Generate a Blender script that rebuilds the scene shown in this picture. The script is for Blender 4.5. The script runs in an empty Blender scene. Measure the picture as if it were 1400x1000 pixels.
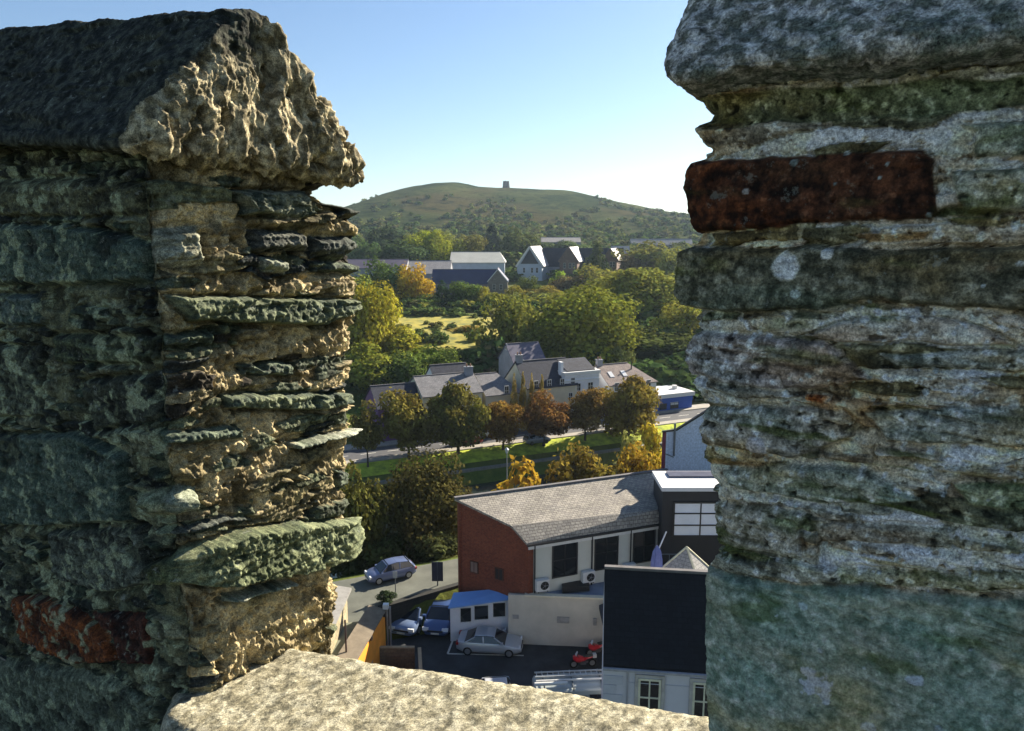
import bpy, math, random
import numpy as np
from mathutils import Vector
R = math.radians
sc = bpy.context.scene
col = sc.collection

# ------------------------------------------------------------ camera, sky, sun, exposure
ZC = 25.0                     # eye height above the car park
FPX, PIT = 1011.0, R(10.1)    # focal length in photo pixels (1400 wide), downward pitch
cam = bpy.data.cameras.new('camera')
co = bpy.data.objects.new('camera', cam); col.objects.link(co)
cam.sensor_width = 36; cam.lens = 36 * FPX / 1400
cam.clip_start = .05; cam.clip_end = 9000
co.location = (0, 0, ZC); co.rotation_euler = (R(90) - PIT, 0, 0)
sc.camera = co
SUN_AZ, SUN_EL = R(47), R(29)   # azimuth clockwise from the view direction (+Y)
w = bpy.data.worlds.new('World'); sc.world = w; w.use_nodes = True
nt = w.node_tree; bgn = nt.nodes['Background']
sky = nt.nodes.new('ShaderNodeTexSky'); sky.sky_type = 'NISHITA'; sky.sun_disc = False
sky.sun_elevation = SUN_EL; sky.sun_rotation = SUN_AZ
sky.air_density = 1.0; sky.dust_density = .45; sky.ozone_density = 3.5; sky.altitude = 50
nt.links.new(sky.outputs[0], bgn.inputs[0]); bgn.inputs[1].default_value = .05
sl = bpy.data.lights.new('sun', 'SUN'); sl.energy = 5.0; sl.angle = R(.5); sl.color = (1, .9, .74)
so = bpy.data.objects.new('sun', sl); col.objects.link(so)
sd = Vector((math.sin(SUN_AZ)*math.cos(SUN_EL), math.cos(SUN_AZ)*math.cos(SUN_EL), math.sin(SUN_EL)))
so.rotation_euler = sd.to_track_quat('Z', 'Y').to_euler(); so.location = (60, 40, 90)
sc.view_settings.view_transform = 'Standard'; sc.view_settings.look = 'None'
sc.view_settings.exposure = 1.65; sc.view_settings.gamma = 1
sc.cycles.max_bounces = 6; sc.cycles.transparent_max_bounces = 8; sc.cycles.volume_bounces = 0
random.seed(7)
rng = np.random.default_rng(7)

# ------------------------------------------------------------ measuring the photograph
def ray(px, py):
    x = (px-700)/FPX; y = (500-py)/FPX
    return (x, math.cos(PIT)+y*math.sin(PIT), -math.sin(PIT)+y*math.cos(PIT))
def W(px, py, z):            # point at height z
    d = ray(px, py); t = (z-ZC)/d[2]; return Vector((d[0]*t, d[1]*t, z))
def P(px, py, Y):            # point at depth Y
    d = ray(px, py); t = Y/d[1]; return Vector((d[0]*t, Y, ZC+d[2]*t))
SV = .45                     # the river, promenade and terrace run along y = v + SV*x
def V(px, py, v):
    d = ray(px, py); t = v/(d[1]-SV*d[0]); return Vector((d[0]*t, d[1]*t, ZC+d[2]*t))

# ------------------------------------------------------------ object helpers
def tag(o, label=None, cat=None, group=None, kind=None):
    if label: o['label'] = label
    if cat: o['category'] = cat
    if group: o['group'] = group
    if kind: o['kind'] = kind
    return o
def thing(name, loc, label, cat, group=None, rz=0):
    o = bpy.data.objects.new(name, None); col.objects.link(o)
    o.location = loc; o.rotation_euler.z = rz; o.empty_display_size = .3
    return tag(o, label, cat, group)
def root_of(o):
    v = Vector((0, 0, 0))
    while o: v += Vector(o.location); o = o.parent
    return v
class MB:
    """mesh builder: world-space (or local) polygons with metre UVs"""
    def __init__(s): s.v = []; s.f = []
    def poly(s, pts):
        i = len(s.v); s.v += [tuple(p) for p in pts]; s.f.append(tuple(range(i, i+len(pts))))
    def prism(s, pts, d):          # polygon extruded by vector d, closed
        d = Vector(d); a = [Vector(p) for p in pts]; b = [p+d for p in a]; n = len(a)
        s.poly(a[::-1]); s.poly(b)
        for i in range(n):
            j = (i+1) % n; s.poly([a[i], a[j], b[j], b[i]])
    def box(s, x0, x1, y0, y1, z0, z1): s.prism([(x0, y0, z0), (x1, y0, z0), (x1, y1, z0), (x0, y1, z0)], (0, 0, z1-z0))
    def bar(s, a, b, w, h=None):   # square bar between two points
        a = Vector(a); b = Vector(b); h = h or w; t = (b-a).normalized()
        up = Vector((0, 0, 1)) if abs(t.z) < .95 else Vector((1, 0, 0))
        x = t.cross(up).normalized()*w/2; y = x.cross(t).normalized()*h/2
        s.prism([a-x-y, a+x-y, a+x+y, a-x+y], b-a)
    def tube(s, a, b, r0, r1=None, n=10, caps=True):
        a = Vector(a); b = Vector(b); r1 = r0 if r1 is None else r1; t = (b-a).normalized()
        up = Vector((0, 0, 1)) if abs(t.z) < .95 else Vector((1, 0, 0))
        x = t.cross(up).normalized(); y = x.cross(t)
        A = [a+(x*math.cos(k*2*math.pi/n)+y*math.sin(k*2*math.pi/n))*r0 for k in range(n)]
        B = [b+(x*math.cos(k*2*math.pi/n)+y*math.sin(k*2*math.pi/n))*r1 for k in range(n)]
        for k in range(n):
            j = (k+1) % n; s.poly([A[k], A[j], B[j], B[k]])
        if caps: s.poly(A[::-1]); s.poly(B)
    def loft(s, secs, closed=True, caps=True):
        n = len(secs[0])
        for A, B in zip(secs[:-1], secs[1:]):
            for k in range(n if closed else n-1):
                j = (k+1) % n; s.poly([A[k], A[j], B[j], B[k]])
        if caps: s.poly(secs[0][::-1]); s.poly(secs[-1])
    def build(s, name, m, parent=None, smooth=False, weld=False):
        off = root_of(parent) if parent else Vector((0, 0, 0))
        me = bpy.data.meshes.new(name)
        me.from_pydata([tuple(Vector(p)-off) for p in s.v], [], s.f)
        uv = me.uv_layers.new(name='uv')
        for p in me.polygons:
            n = p.normal
            if abs(n.z) > .995: t, b = Vector((1, 0, 0)), Vector((0, 1, 0))
            else: t = Vector((0, 0, 1)).cross(n).normalized(); b = n.cross(t)
            for li in p.loop_indices:
                q = Vector(s.v[me.loops[li].vertex_index]); uv.data[li].uv = (q.dot(t), q.dot(b))
        if weld:
            import bmesh
            bm = bmesh.new(); bm.from_mesh(me); bmesh.ops.remove_doubles(bm, verts=bm.verts, dist=1e-4)
            bmesh.ops.recalc_face_normals(bm, faces=bm.faces); bm.to_mesh(me); bm.free()
        if smooth:
            me.polygons.foreach_set('use_smooth', [True]*len(me.polygons))
        me.materials.append(m)
        o = bpy.data.objects.new(name, me); col.objects.link(o)
        if parent: o.parent = parent
        return o
def np_mesh(name, V_, F_, m, parent=None, smooth=True, attrs=None):
    me = bpy.data.meshes.new(name); V_ = np.asarray(V_, np.float32); F_ = np.asarray(F_, np.int32)
    k = F_.shape[1]
    me.vertices.add(len(V_)); me.vertices.foreach_set('co', V_.ravel())
    me.loops.add(F_.size); me.loops.foreach_set('vertex_index', F_.ravel())
    me.polygons.add(len(F_)); me.polygons.foreach_set('loop_start', np.arange(0, F_.size, k, dtype=np.int32))
    me.polygons.foreach_set('loop_total', np.full(len(F_), k, np.int32))
    me.update(calc_edges=True); me.validate()
    if smooth: me.polygons.foreach_set('use_smooth', np.ones(len(F_), bool))
    for nm, a in (attrs or {}).items():
        if a.ndim == 2:
            at = me.attributes.new(nm, 'FLOAT_COLOR', 'POINT')
            at.data.foreach_set('color', np.hstack([a, np.ones((len(a), 1))]).astype(np.float32).ravel())
        else:
            at = me.attributes.new(nm, 'FLOAT', 'POINT'); at.data.foreach_set('value', a.astype(np.float32))
    me.materials.append(m)
    o = bpy.data.objects.new(name, me); col.objects.link(o)
    if parent: o.parent = parent
    return o
def copy_tree(o, parent=None):
    c = o.copy(); col.objects.link(c)
    if parent: c.parent = parent
    for ch in [x for x in bpy.data.objects if x.parent == o]: copy_tree(ch, c)
    return c

# ------------------------------------------------------------ numpy noise
_perm = np.concatenate([rng.permutation(256)]*3).astype(np.int64)
_grad = rng.normal(size=(256, 3)); _grad /= np.linalg.norm(_grad, axis=1)[:, None]; _grad = _grad.astype(np.float32)
def perlin(Pn):
    Pn = np.asarray(Pn, np.float32); i = np.floor(Pn).astype(np.int64); f = Pn-i; i &= 255
    u = f*f*f*(f*(f*6-15)+10)
    out = 0
    for dx in (0, 1):
        wx = u[:, 0] if dx else 1-u[:, 0]
        hx = _perm[i[:, 0]+dx]
        for dy in (0, 1):
            wy = u[:, 1] if dy else 1-u[:, 1]
            hy = _perm[hx+i[:, 1]+dy]
            for dz in (0, 1):
                wz = u[:, 2] if dz else 1-u[:, 2]
                g = _grad[_perm[hy+i[:, 2]+dz]]
                out = out + wx*wy*wz*((f[:, 0]-dx)*g[:, 0]+(f[:, 1]-dy)*g[:, 1]+(f[:, 2]-dz)*g[:, 2])
    return out*1.5
def fbm(Pn, scale, octv=4, seed=0, gain=.5, ridged=False):
    Pn = np.asarray(Pn, np.float32)*np.asarray(scale, np.float32)+seed*17.31; a, s, t = 1., 0., 0
    for _ in range(octv):
        n = perlin(Pn)
        t = t+a*((1-2*np.abs(n)) if ridged else n); s += a; a *= gain; Pn = Pn*2.03+5.7
    return t/s
def worley(a, b, seed=0):
    ia = np.floor(a).astype(np.int64); ib = np.floor(b).astype(np.int64)
    F1 = np.full(a.shape, 9., np.float32); F2 = F1.copy(); H = np.zeros(a.shape, np.float32)
    for da in (-1, 0, 1):
        for db in (-1, 0, 1):
            ca = ia+da; cb = ib+db
            h = _perm[(_perm[(ca+seed) & 255]+cb) & 255]; h2 = _perm[(h+91) & 255]; h3 = _perm[(h2+37) & 255]
            d = np.hypot(ca+.15+.7*h/255-a, cb+.15+.7*h2/255-b)
            m = d < F1
            F2 = np.where(m, F1, np.minimum(F2, d)); H = np.where(m, h3/255, H); F1 = np.where(m, d, F1)
    return F1, F2, H
def sst(a, b, x):
    t = np.clip((x-a)/(b-a), 0, 1); return t*t*(3-2*t)
def sdf_poly(x, y, poly):
    n = len(poly); d = np.full(x.shape, 1e9); s = np.ones(x.shape)
    for i in range(n):
        ax, ay = poly[i]; bx, by = poly[i-1]
        ex, ey = bx-ax, by-ay; wx, wy = x-ax, y-ay
        t = np.clip((wx*ex+wy*ey)/(ex*ex+ey*ey+1e-12), 0, 1)
        d = np.minimum(d, (wx-ex*t)**2+(wy-ey*t)**2)
        c1 = y >= ay; c2 = y < by; c3 = ex*wy > ey*wx
        s = np.where((c1 & c2 & c3) | (~c1 & ~c2 & ~c3), -s, s)
    return s*np.sqrt(d)

# ------------------------------------------------------------ materials
MATS = {}
def N(t, ty, **kw):
    n = t.nodes.new(ty)
    for k, v in kw.items(): setattr(n, k, v)
    return n
def mixc(t, a, b, fac, mode='MIX'):
    m = N(t, 'ShaderNodeMix', data_type='RGBA', blend_type=mode)
    for sock, val in ((m.inputs[6], a), (m.inputs[7], b), (m.inputs[0], fac)):
        if hasattr(val, 'type') and hasattr(val, 'is_output'): t.links.new(val, sock)
        elif sock == m.inputs[0]: sock.default_value = val
        else: sock.default_value = (*val, 1)[:4]
    return m.outputs[2]
def ramp(t, src, lo, hi, c0=(0, 0, 0), c1=(1, 1, 1)):
    r = N(t, 'ShaderNodeValToRGB'); e = r.color_ramp.elements
    e[0].position = lo; e[1].position = hi; e[0].color = (*c0, 1); e[1].color = (*c1, 1)
    t.links.new(src, r.inputs[0]); return r.outputs[0]
def noise(t, scale, detail=4, rough=.6, vec=None, dist=0):
    n = N(t, 'ShaderNodeTexNoise'); n.inputs['Scale'].default_value = scale
    n.inputs['Detail'].default_value = detail; n.inputs['Roughness'].default_value = rough
    n.inputs['Distortion'].default_value = dist
    if vec is not None: t.links.new(vec, n.inputs['Vector'])
    return n.outputs['Fac']
def objco(t, scale=(1, 1, 1), kind='Object'):
    c = N(t, 'ShaderNodeTexCoord'); m = N(t, 'ShaderNodeMapping'); m.inputs['Scale'].default_value = scale
    t.links.new(c.outputs[kind], m.inputs['Vector']); return m.outputs[0]
def newmat(name):
    m = bpy.data.materials.new(name); m.use_nodes = True; t = m.node_tree
    return m, t, t.nodes['Principled BSDF']
def bump(t, src, strength, dist, b, normal=None):
    n = N(t, 'ShaderNodeBump'); n.inputs['Strength'].default_value = strength; n.inputs['Distance'].default_value = dist
    t.links.new(src, n.inputs['Height'])
    if normal is not None: t.links.new(normal, n.inputs['Normal'])
    t.links.new(n.outputs[0], b.inputs['Normal']); return n.outputs[0]
def plain(name, c, rough=.8, var=.25, scale=3., metal=0, bmp=0, bscale=30, c2=None, spec=.4):
    if name in MATS: return MATS[name]
    c = tuple(x*.8 for x in c); c2 = c2 and tuple(x*.8 for x in c2)
    m, t, b = newmat(name); v = objco(t)
    n = noise(t, scale, 6, .65, v)
    d = c2 or tuple(x*(1-var) for x in c); l = tuple(min(1, x*(1+var*.6)) for x in c)
    t.links.new(mixc(t, d, l, ramp(t, n, .32, .68)), b.inputs['Base Color'])
    b.inputs['Roughness'].default_value = rough; b.inputs['Metallic'].default_value = metal
    b.inputs['Specular IOR Level'].default_value = spec
    if bmp: bump(t, noise(t, bscale, 5, .6, v), bmp, .02, b)
    MATS[name] = m; return m
def courses(name, c1, c2, cm, w_, h_, mortar=.008, rough=.85, stain=.35, squash=1, bmp=.4):
    """bricks, slates or cladding in metre UVs"""
    c1, c2, cm = (tuple(x*.78 for x in q) for q in (c1, c2, cm))
    m, t, b = newmat(name); uvn = N(t, 'ShaderNodeTexCoord')
    br = N(t, 'ShaderNodeTexBrick'); t.links.new(uvn.outputs['UV'], br.inputs['Vector'])
    br.inputs['Color1'].default_value = (*c1, 1); br.inputs['Color2'].default_value = (*c2, 1); br.inputs['Mortar'].default_value = (*cm, 1)
    br.inputs['Scale'].default_value = 1; br.inputs['Brick Width'].default_value = w_; br.inputs['Row Height'].default_value = h_
    br.inputs['Mortar Size'].default_value = mortar; br.inputs['Bias'].default_value = -.1
    st = ramp(t, noise(t, .7, 7, .7, uvn.outputs['UV']), .3, .72, (1-stain,)*3, (1+stain*.4,)*3)
    sp = ramp(t, noise(t, 7, 3, .6, uvn.outputs['UV']), .35, .7, (.75,)*3, (1.15,)*3)
    c = mixc(t, mixc(t, br.outputs['Color'], st, 1., 'MULTIPLY'), sp, 1., 'MULTIPLY')
    t.links.new(c, b.inputs['Base Color']); b.inputs['Roughness'].default_value = rough
    b.inputs['Specular IOR Level'].default_value = .3
    inv = N(t, 'ShaderNodeMath', operation='SUBTRACT'); inv.inputs[0].default_value = 1; t.links.new(br.outputs['Fac'], inv.inputs[1])
    bump(t, inv.outputs[0], bmp, .012, b)
    MATS[name] = m; return m
def masonry(name, fine=.5, bmp=.5):
    """weathered stone: the pigment comes from the mesh, grain, lichen and pits from noise"""
    m, t, b = newmat(name); v = objco(t)
    a = N(t, 'ShaderNodeAttribute', attribute_name='pig')
    g1 = ramp(t, noise(t, 85, 9, .8, v), .38, .62, (1-fine,)*3, (1+fine,)*3)
    g2 = ramp(t, noise(t, 330, 5, .75, v), .40, .62, (.45,)*3, (1.45,)*3)
    sm = N(t, 'ShaderNodeAttribute', attribute_name='smooth'); inv = N(t, 'ShaderNodeMath', operation='SUBTRACT'); inv.inputs[0].default_value = 1; t.links.new(sm.outputs['Fac'], inv.inputs[1]); gr = inv.outputs[0]
    c = mixc(t, mixc(t, a.outputs['Color'], g1, gr, 'MULTIPLY'), g2, gr, 'MULTIPLY')
    li = ramp(t, noise(t, 38, 10, .8, v), .585, .62)
    lm = N(t, 'ShaderNodeMath', operation='MULTIPLY'); t.links.new(li, lm.inputs[0]); lm2 = N(t, 'ShaderNodeMath', operation='MULTIPLY'); t.links.new(gr, lm2.inputs[0]); lm2.inputs[1].default_value = .5; t.links.new(lm2.outputs[0], lm.inputs[1])
    c = mixc(t, c, (.36, .37, .31), lm.outputs[0])
    pk = ramp(t, noise(t, 64, 8, .8, v), .36, .40, (.22,)*3, (1,)*3)
    c = mixc(t, c, pk, gr, 'MULTIPLY')
    c = mixc(t, c, (.76, .76, .76), 1., 'MULTIPLY')
    t.links.new(c, b.inputs['Base Color']); b.inputs['Roughness'].default_value = .92; b.inputs['Specular IOR Level'].default_value = .25
    n1 = N(t, 'ShaderNodeBump'); n1.inputs['Strength'].default_value = bmp; n1.inputs['Distance'].default_value = .006
    t.links.new(noise(t, 120, 8, .7, v), n1.inputs['Height'])
    bump(t, noise(t, 420, 4, .7, v), bmp, .0025, b, n1.outputs[0])
    MATS[name] = m; return m
M_STONE = masonry('weathered_stone')
def glass(name, c=(.02, .025, .03), rough=.08):
    m, t, b = newmat(name); b.inputs['Base Color'].default_value = (*c, 1); b.inputs['Roughness'].default_value = rough
    b.inputs['Specular IOR Level'].default_value = .6; MATS[name] = m; return m
def leafmat():
    m = bpy.data.materials.new('leaves'); m.use_nodes = True; t = m.node_tree
    t.nodes.clear(); out = N(t, 'ShaderNodeOutputMaterial')
    oi = N(t, 'ShaderNodeObjectInfo'); a = N(t, 'ShaderNodeAttribute', attribute_name='tone')
    hs = N(t, 'ShaderNodeHueSaturation'); t.links.new(oi.outputs['Color'], hs.inputs['Color'])
    mr = N(t, 'ShaderNodeMapRange'); mr.inputs[3].default_value = .45; mr.inputs[4].default_value = 2.35; t.links.new(a.outputs['Fac'], mr.inputs[0])
    t.links.new(mr.outputs[0], hs.inputs['Value'])
    mh = N(t, 'ShaderNodeMapRange'); mh.inputs[3].default_value = .475; mh.inputs[4].default_value = .52; t.links.new(a.outputs['Fac'], mh.inputs[0])
    t.links.new(mh.outputs[0], hs.inputs['Hue'])
    d = N(t, 'ShaderNodeBsdfDiffuse'); tr = N(t, 'ShaderNodeBsdfTranslucent'); mx = N(t, 'ShaderNodeMixShader'); mx.inputs[0].default_value = .27
    t.links.new(hs.outputs[0], d.inputs[0]); t.links.new(hs.outputs[0], tr.inputs[0])
    t.links.new(d.outputs[0], mx.inputs[1]); t.links.new(tr.outputs[0], mx.inputs[2]); t.links.new(mx.outputs[0], out.inputs[0])
    return m
M_LEAF = leafmat()
M_BARK = plain('bark', (.07, .055, .04), .95, .5, 6, bmp=.6)

# ============================================================ THE CASTLE PARAPET (camera stands behind it)
TH = R(33)
U2 = (math.cos(TH), -math.sin(TH)); N2 = (math.sin(TH), math.cos(TH))     # along the wall, outward through it
def un(d): return (d[0]*U2[0]+d[1]*U2[1], d[0]*N2[0]+d[1]*N2[1], d[2])
def onfront(px, py, n0=.9):
    a = un(ray(px, py)); t = n0/a[1]; return a[0]*t, a[2]*t               # -> u, z (relative to the eye)
def onreveal(px, py, u0=-1.48):
    a = un(ray(px, py)); t = u0/a[0]; return a[1]*t, a[2]*t               # -> n, z
def toworld(u, n, z):
    u, n, z = np.broadcast_arrays(u, n, z)
    return np.stack([u*U2[0]+n*N2[0], u*U2[1]+n*N2[1], z+ZC], -1)
NF, UL = .9, -1.49
# outer silhouette of the left reveal (photo pixels) -> depth through the wall per height
sil = [(240, 440), (268, 432), (280, 458), (290, 487), (320, 488), (345, 485), (365, 488), (400, 487), (430, 488), (470, 484), (500, 485), (520, 477),
       (545, 474), (560, 480), (590, 482), (612, 475), (640, 478), (680, 470), (706, 473), (752, 473), (772, 450), (790, 452), (820, 457), (860, 458), (892, 455)]
sz, sn = zip(*sorted((onreveal(x, y)[1], onreveal(x, y)[0]) for y, x in sil))
def nfar(z): return np.interp(z, sz, sn)
csil = [(100, 930), (138, 940), (157, 954), (171, 945), (186, 954), (204, 965), (214, 955), (226, 943), (240, 938), (255, 935), (290, 938), (313, 945), (329, 950), (338, 929), (350, 927), (400, 923),
        (418, 934), (426, 946), (455, 945), (475, 934), (488, 931), (505, 935), (527, 942), (545, 957), (571, 959), (595, 952), (615, 950), (640, 962), (662, 972),
        (700, 971), (728, 972), (745, 976), (764, 976), (775, 967), (829, 966), (924, 968), (1000, 972)]
cz, cu = zip(*sorted((onfront(x, y)[1], onfront(x, y)[0]) for y, x in csil))
def ucor(z): return np.interp(z, cz, cu)
SL = .55
def L2(px, py):                       # photo pixel -> (s, z) on the left merlon; s<0 front, s>0 reveal
    u, z = onfront(px, py)
    if u < UL: return (u-UL, z)
    n, z = onreveal(px, py, UL+.01)
    return ((n-.9)/(float(nfar(z))-.9)*SL, z)
def R2(px, py):                       # photo pixel -> (s, z) on the right merlon; s>=0 along the front
    u, z = onfront(px, py); return (u-float(ucor(z)), z)

def relief(s, z, P3, stones, seed, base, rub, lam):
    """height and pigment over a rubble face; stones = (polygon, height, colour, colour2, strata, edge)"""
    n1 = fbm(P3, 9, 4, seed); n2 = fbm(P3, 34, 4, seed+1); n3 = fbm(P3, 90, 3, seed+2)
    rg = fbm(P3, (26, 26, 17), 4, seed+3, ridged=True)
    h = .013*n1+.010*n2+.005*n3+base*.012*(rg-.25)
    mt, mt2 = rub['mortar']
    k = sst(-.35, .4, fbm(P3, 14, 5, seed+4))[:, None]
    pig = np.array(mt)*(1-k)+np.array(mt2)*k
    # slates and rubble pieces bedded in the mortar, two sizes
    thin = fbm(P3, (5, 5, 130), 3, seed+11)
    for li_, (fs_, fz_, dn_, hh_) in enumerate(rub['lay']):
        wa, wb = s+.016*fbm(P3, 14, 2, seed+5+li_*60), z+.008*fbm(P3, 16, 2, seed+6+li_*60)+rub.get('dip', 0)*s
        F1, F2, H = worley(wa*fs_, wb*fz_, seed+li_*7)
        e = F2-F1; keep = H < dn_*rub.get('mask', 1)
        st = sst(.05, .14, e)*keep; sp = sst(.05, .075, e)*keep
        tone = (H*7.3) % 1; t2 = (H*23.7) % 1
        pal = np.array(rub['pal'])[(H*97).astype(int) % len(rub['pal'])]
        grain = fbm(P3, 38, 4, seed+8+li_)
        hs_ = hh_*(.35+1.1*tone)+(t2-.5)*.02*np.sin(wb*fz_*2.2)+.006*thin+.005*grain
        h = h*(1-st)+hs_*st
        h -= .013*np.exp(-(e/.05)**2)*keep
        kk = sst(-.3, .4, grain+.6*thin)[:, None]
        pig = pig*(1-sp[:, None])+pal*(.55+1.0*kk)*sp[:, None]
    pid = np.full(s.shape, -1)
    wx = .007*fbm(P3, 22, 3, seed+9); wz = .006*fbm(P3, 22, 3, seed+10)
    for q, (poly, hh, c1, c2, strata, edge) in enumerate(stones):
        xs = [p[0] for p in poly]; zs = [p[1] for p in poly]
        m = np.where((s > min(xs)-.05) & (s < max(xs)+.05) & (z > min(zs)-.05) & (z < max(zs)+.05))[0]
        if not len(m): continue
        d = sdf_poly(s[m]+wx[m], z[m]+wz[m], poly)
        f = sst(0, edge, -d)
        Pm = P3[m]
        lamn = fbm(Pm, (7, 7, 75), 4, seed+20+q); ro = fbm(Pm, 45, 4, seed+30+q)
        lo = fbm(Pm, 8, 2, seed+50+q)
        H2 = hh+.010*lo+strata*lam*lamn+.005*ro*(1+strata)+.0025*fbm(Pm, 110, 3, seed+70+q)
        h[m] = h[m]*(1-f)+H2*f-rub['joint']*np.exp(-(d/(.4*edge+.0015))**2)
        kk = sst(-.32, .36, .5*ro+.55*lamn*min(1, strata+.2)+.45*fbm(Pm, 120, 3, seed+90+q))[:, None]
        cc = np.array(c1)*(1-kk)+np.array(c2)*kk
        fp = sst(.0002, .0028, -d)[:, None]; pig[m] = pig[m]*(1-fp)+cc*fp
        pid[m] = np.where(d < -.001, q, pid[m])
    return h, np.clip(pig, .01, .9), pid
def emit_wall(root, X, pig, pid, shape, names, body, m, smooth=None):
    smooth = np.zeros(len(X)) if smooth is None else smooth
    nz, ns = shape
    idx = np.arange(nz*ns).reshape(nz, ns)
    F = np.stack([idx[:-1, :-1], idx[:-1, 1:], idx[1:, 1:], idx[1:, :-1]], -1).reshape(-1, 4)
    fid = pid[F[:, 0]]
    named = {q: nm for q, nm in names.items()}
    grp = np.array([q if q in named else -1 for q in fid])
    for q in [-1]+list(named):
        Fq = F[grp == q]
        if not len(Fq): continue
        used, inv = np.unique(Fq, return_inverse=True)
        nm = body if q == -1 else named[q][0]
        o = np_mesh(nm, X[used]-np.array(root.location), inv.reshape(-1, 4), m, root, True, {'pig': pig[used], 'smooth': smooth[used]})
        if q != -1: o['label'] = named[q][1]

# ---- colours of the stones
SLATE, SLATE2 = (.045, .062, .048), (.15, .18, .12)
GREEN, GREEN2 = (.06, .08, .05), (.19, .21, .12)
TEAL, TEAL2 = (.045, .075, .07), (.16, .20, .18)
TAN, TAN2 = (.12, .092, .045), (.60, .48, .26)
DARK, DARK2 = (.025, .03, .028), (.10, .11, .09)
RED, RED2 = (.07, .022, .014), (.26, .075, .03)

# ---- left merlon ------------------------------------------------------------------
eye = Vector((0, 0, ZC))
base_l = Vector(toworld(-2.0, 1.15, -1.7).tolist())
merl = thing('parapet_merlon', base_l, 'rugged slate rubble merlon with a sunlit crumbling side and a saddle-backed capstone', 'merlon', 'merlons of the castle parapet')
sv = np.concatenate([np.arange(-1.75, -1.15, .01), np.arange(-1.15, -.03, .0034), np.arange(-.03, SL+.02, .0023), np.arange(SL+.02, SL+1.7, .03)])
zv = np.concatenate([np.arange(-1.72, -1.2, .0045), np.arange(-1.2, .24, .0024)])
S, Z = np.meshgrid(sv, zv); s = S.ravel(); z = Z.ravel()
nf = nfar(z); th = nf-.9
sr = np.clip(s, 0, SL)/SL*th                                  # depth along the reveal
lean = .012*np.sin(z*5)+.01
u = np.where(s < 0, UL+s, np.where(s <= SL, UL+lean*sst(0, .1, s), UL+lean-(s-SL)))
n = np.where(s < 0, NF, np.where(s <= SL, NF+sr, NF+th))
# rounded outward direction at the two corners
ang = np.where(s < SL/2, sst(-.035, .035, s)*90, 90+sst(SL-.05, SL+.03, s)*90)
du, dn = np.sin(np.radians(ang)), -np.cos(np.radians(ang))
rnd = .022*np.exp(-(s/.03)**2)+.02*np.exp(-((s-SL)/.03)**2)
P3 = np.stack([u, n, z], -1)
Lst = []
def LS(pts, hh, c1, c2, strata=.6, edge=.014): Lst.append(([L2(*p) for p in pts], hh, c1, c2, strata, edge))
# distinct stones first (they become parts)
LS([(208, 768), (262, 745), (322, 721), (400, 712), (474, 706), (474, 756), (420, 776), (300, 796), (262, 800), (206, 778)], .045, (.06, .078, .042), (.24, .26, .14), 1.0, .008)
LS([(20, 815), (52, 813), (112, 834), (150, 870), (166, 906), (104, 908), (38, 878)], .022, RED, (.34, .10, .03), .3)
LS([(120, 836), (205, 838), (206, 912), (172, 910), (152, 866)], .012, (.04, .014, .012), (.13, .045, .03), .3)
LS([(222, 403), (300, 404), (480, 408), (490, 424), (440, 446), (255, 441)], .034, SLATE, GREEN2, 1.0, .008)
# front, in the shade
LS([(-90, 305), (120, 308), (205, 330), (200, 388), (60, 392), (-90, 390)], .016, TEAL, TEAL2, .5)
LS([(-90, 400), (55, 402), (60, 446), (-90, 448)], .014, TEAL, (.2, .24, .25), .5)
LS([(-90, 596), (110, 590), (172, 620), (178, 712), (60, 720), (-90, 712)], .024, TEAL, TEAL2, .7)
LS([(75, 455), (205, 462), (200, 500), (80, 498)], .008, DARK, SLATE2, .8)
LS([(110, 520), (215, 508), (222, 575), (130, 590)], .006, DARK, DARK2, .6)
LS([(-90, 470), (60, 472), (62, 570), (-90, 575)], .010, DARK, (.19, .21, .17), .6)
LS([(70, 725), (196, 718), (205, 800), (140, 812), (80, 790)], .016, DARK, (.2, .22, .2), .7)
LS([(-90, 245), (100, 242), (190, 250), (190, 296), (-90, 296)], .006, (.05, .05, .035), (.22, .22, .15), .6)
LS([(-90, 905), (20, 900), (150, 925), (205, 960), (190, 1060), (-90, 1060)], .014, (.06, .075, .06), (.24, .27, .23), .3, .03)
# side, in the sun
LS([(206, 312), (268, 306), (276, 362), (212, 370)], .030, (.12, .12, .08), (.36, .36, .26), .5, .03)
LS([(312, 258), (420, 262), (416, 300), (322, 296)], .034, SLATE, (.26, .27, .19), 1.0, .012)
LS([(338, 312), (412, 316), (418, 346), (340, 346)], .030, DARK, (.16, .16, .13), .7, .02)
LS([(350, 350), (390, 354), (390, 376), (352, 371)], .026, SLATE2, (.34, .34, .27), .5)
LS([(430, 275), (492, 282), (492, 302), (450, 300)], .022, DARK, DARK2, .5, .02)
LS([(420, 322), (492, 326), (492, 352), (425, 350)], .024, DARK, DARK2, .6, .02)
LS([(425, 356), (492, 358), (492, 376), (425, 374)], .020, DARK, SLATE2, .6, .015)
LS([(392, 604), (480, 585), (484, 592), (394, 613)], .040, SLATE2, (.42, .42, .34), .4, .006)
LS([(300, 538), (470, 537), (484, 552), (440, 561), (305, 560)], .032, SLATE, GREEN2, .9, .008)
LS([(196, 672), (240, 664), (272, 668), (268, 700), (210, 708)], .040, (.14, .16, .1), (.46, .48, .36), .6, .03)
LS([(296, 812), (390, 788), (392, 798), (300, 822)], .034, SLATE2, (.38, .38, .3), .5, .008)
LS([(215, 585), (330, 580), (330, 600), (220, 605)], .020, SLATE, SLATE2, .9, .01)
LS([(330, 498), (400, 494), (398, 516), (332, 516)], .018, DARK, SLATE2, .8, .01)
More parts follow.
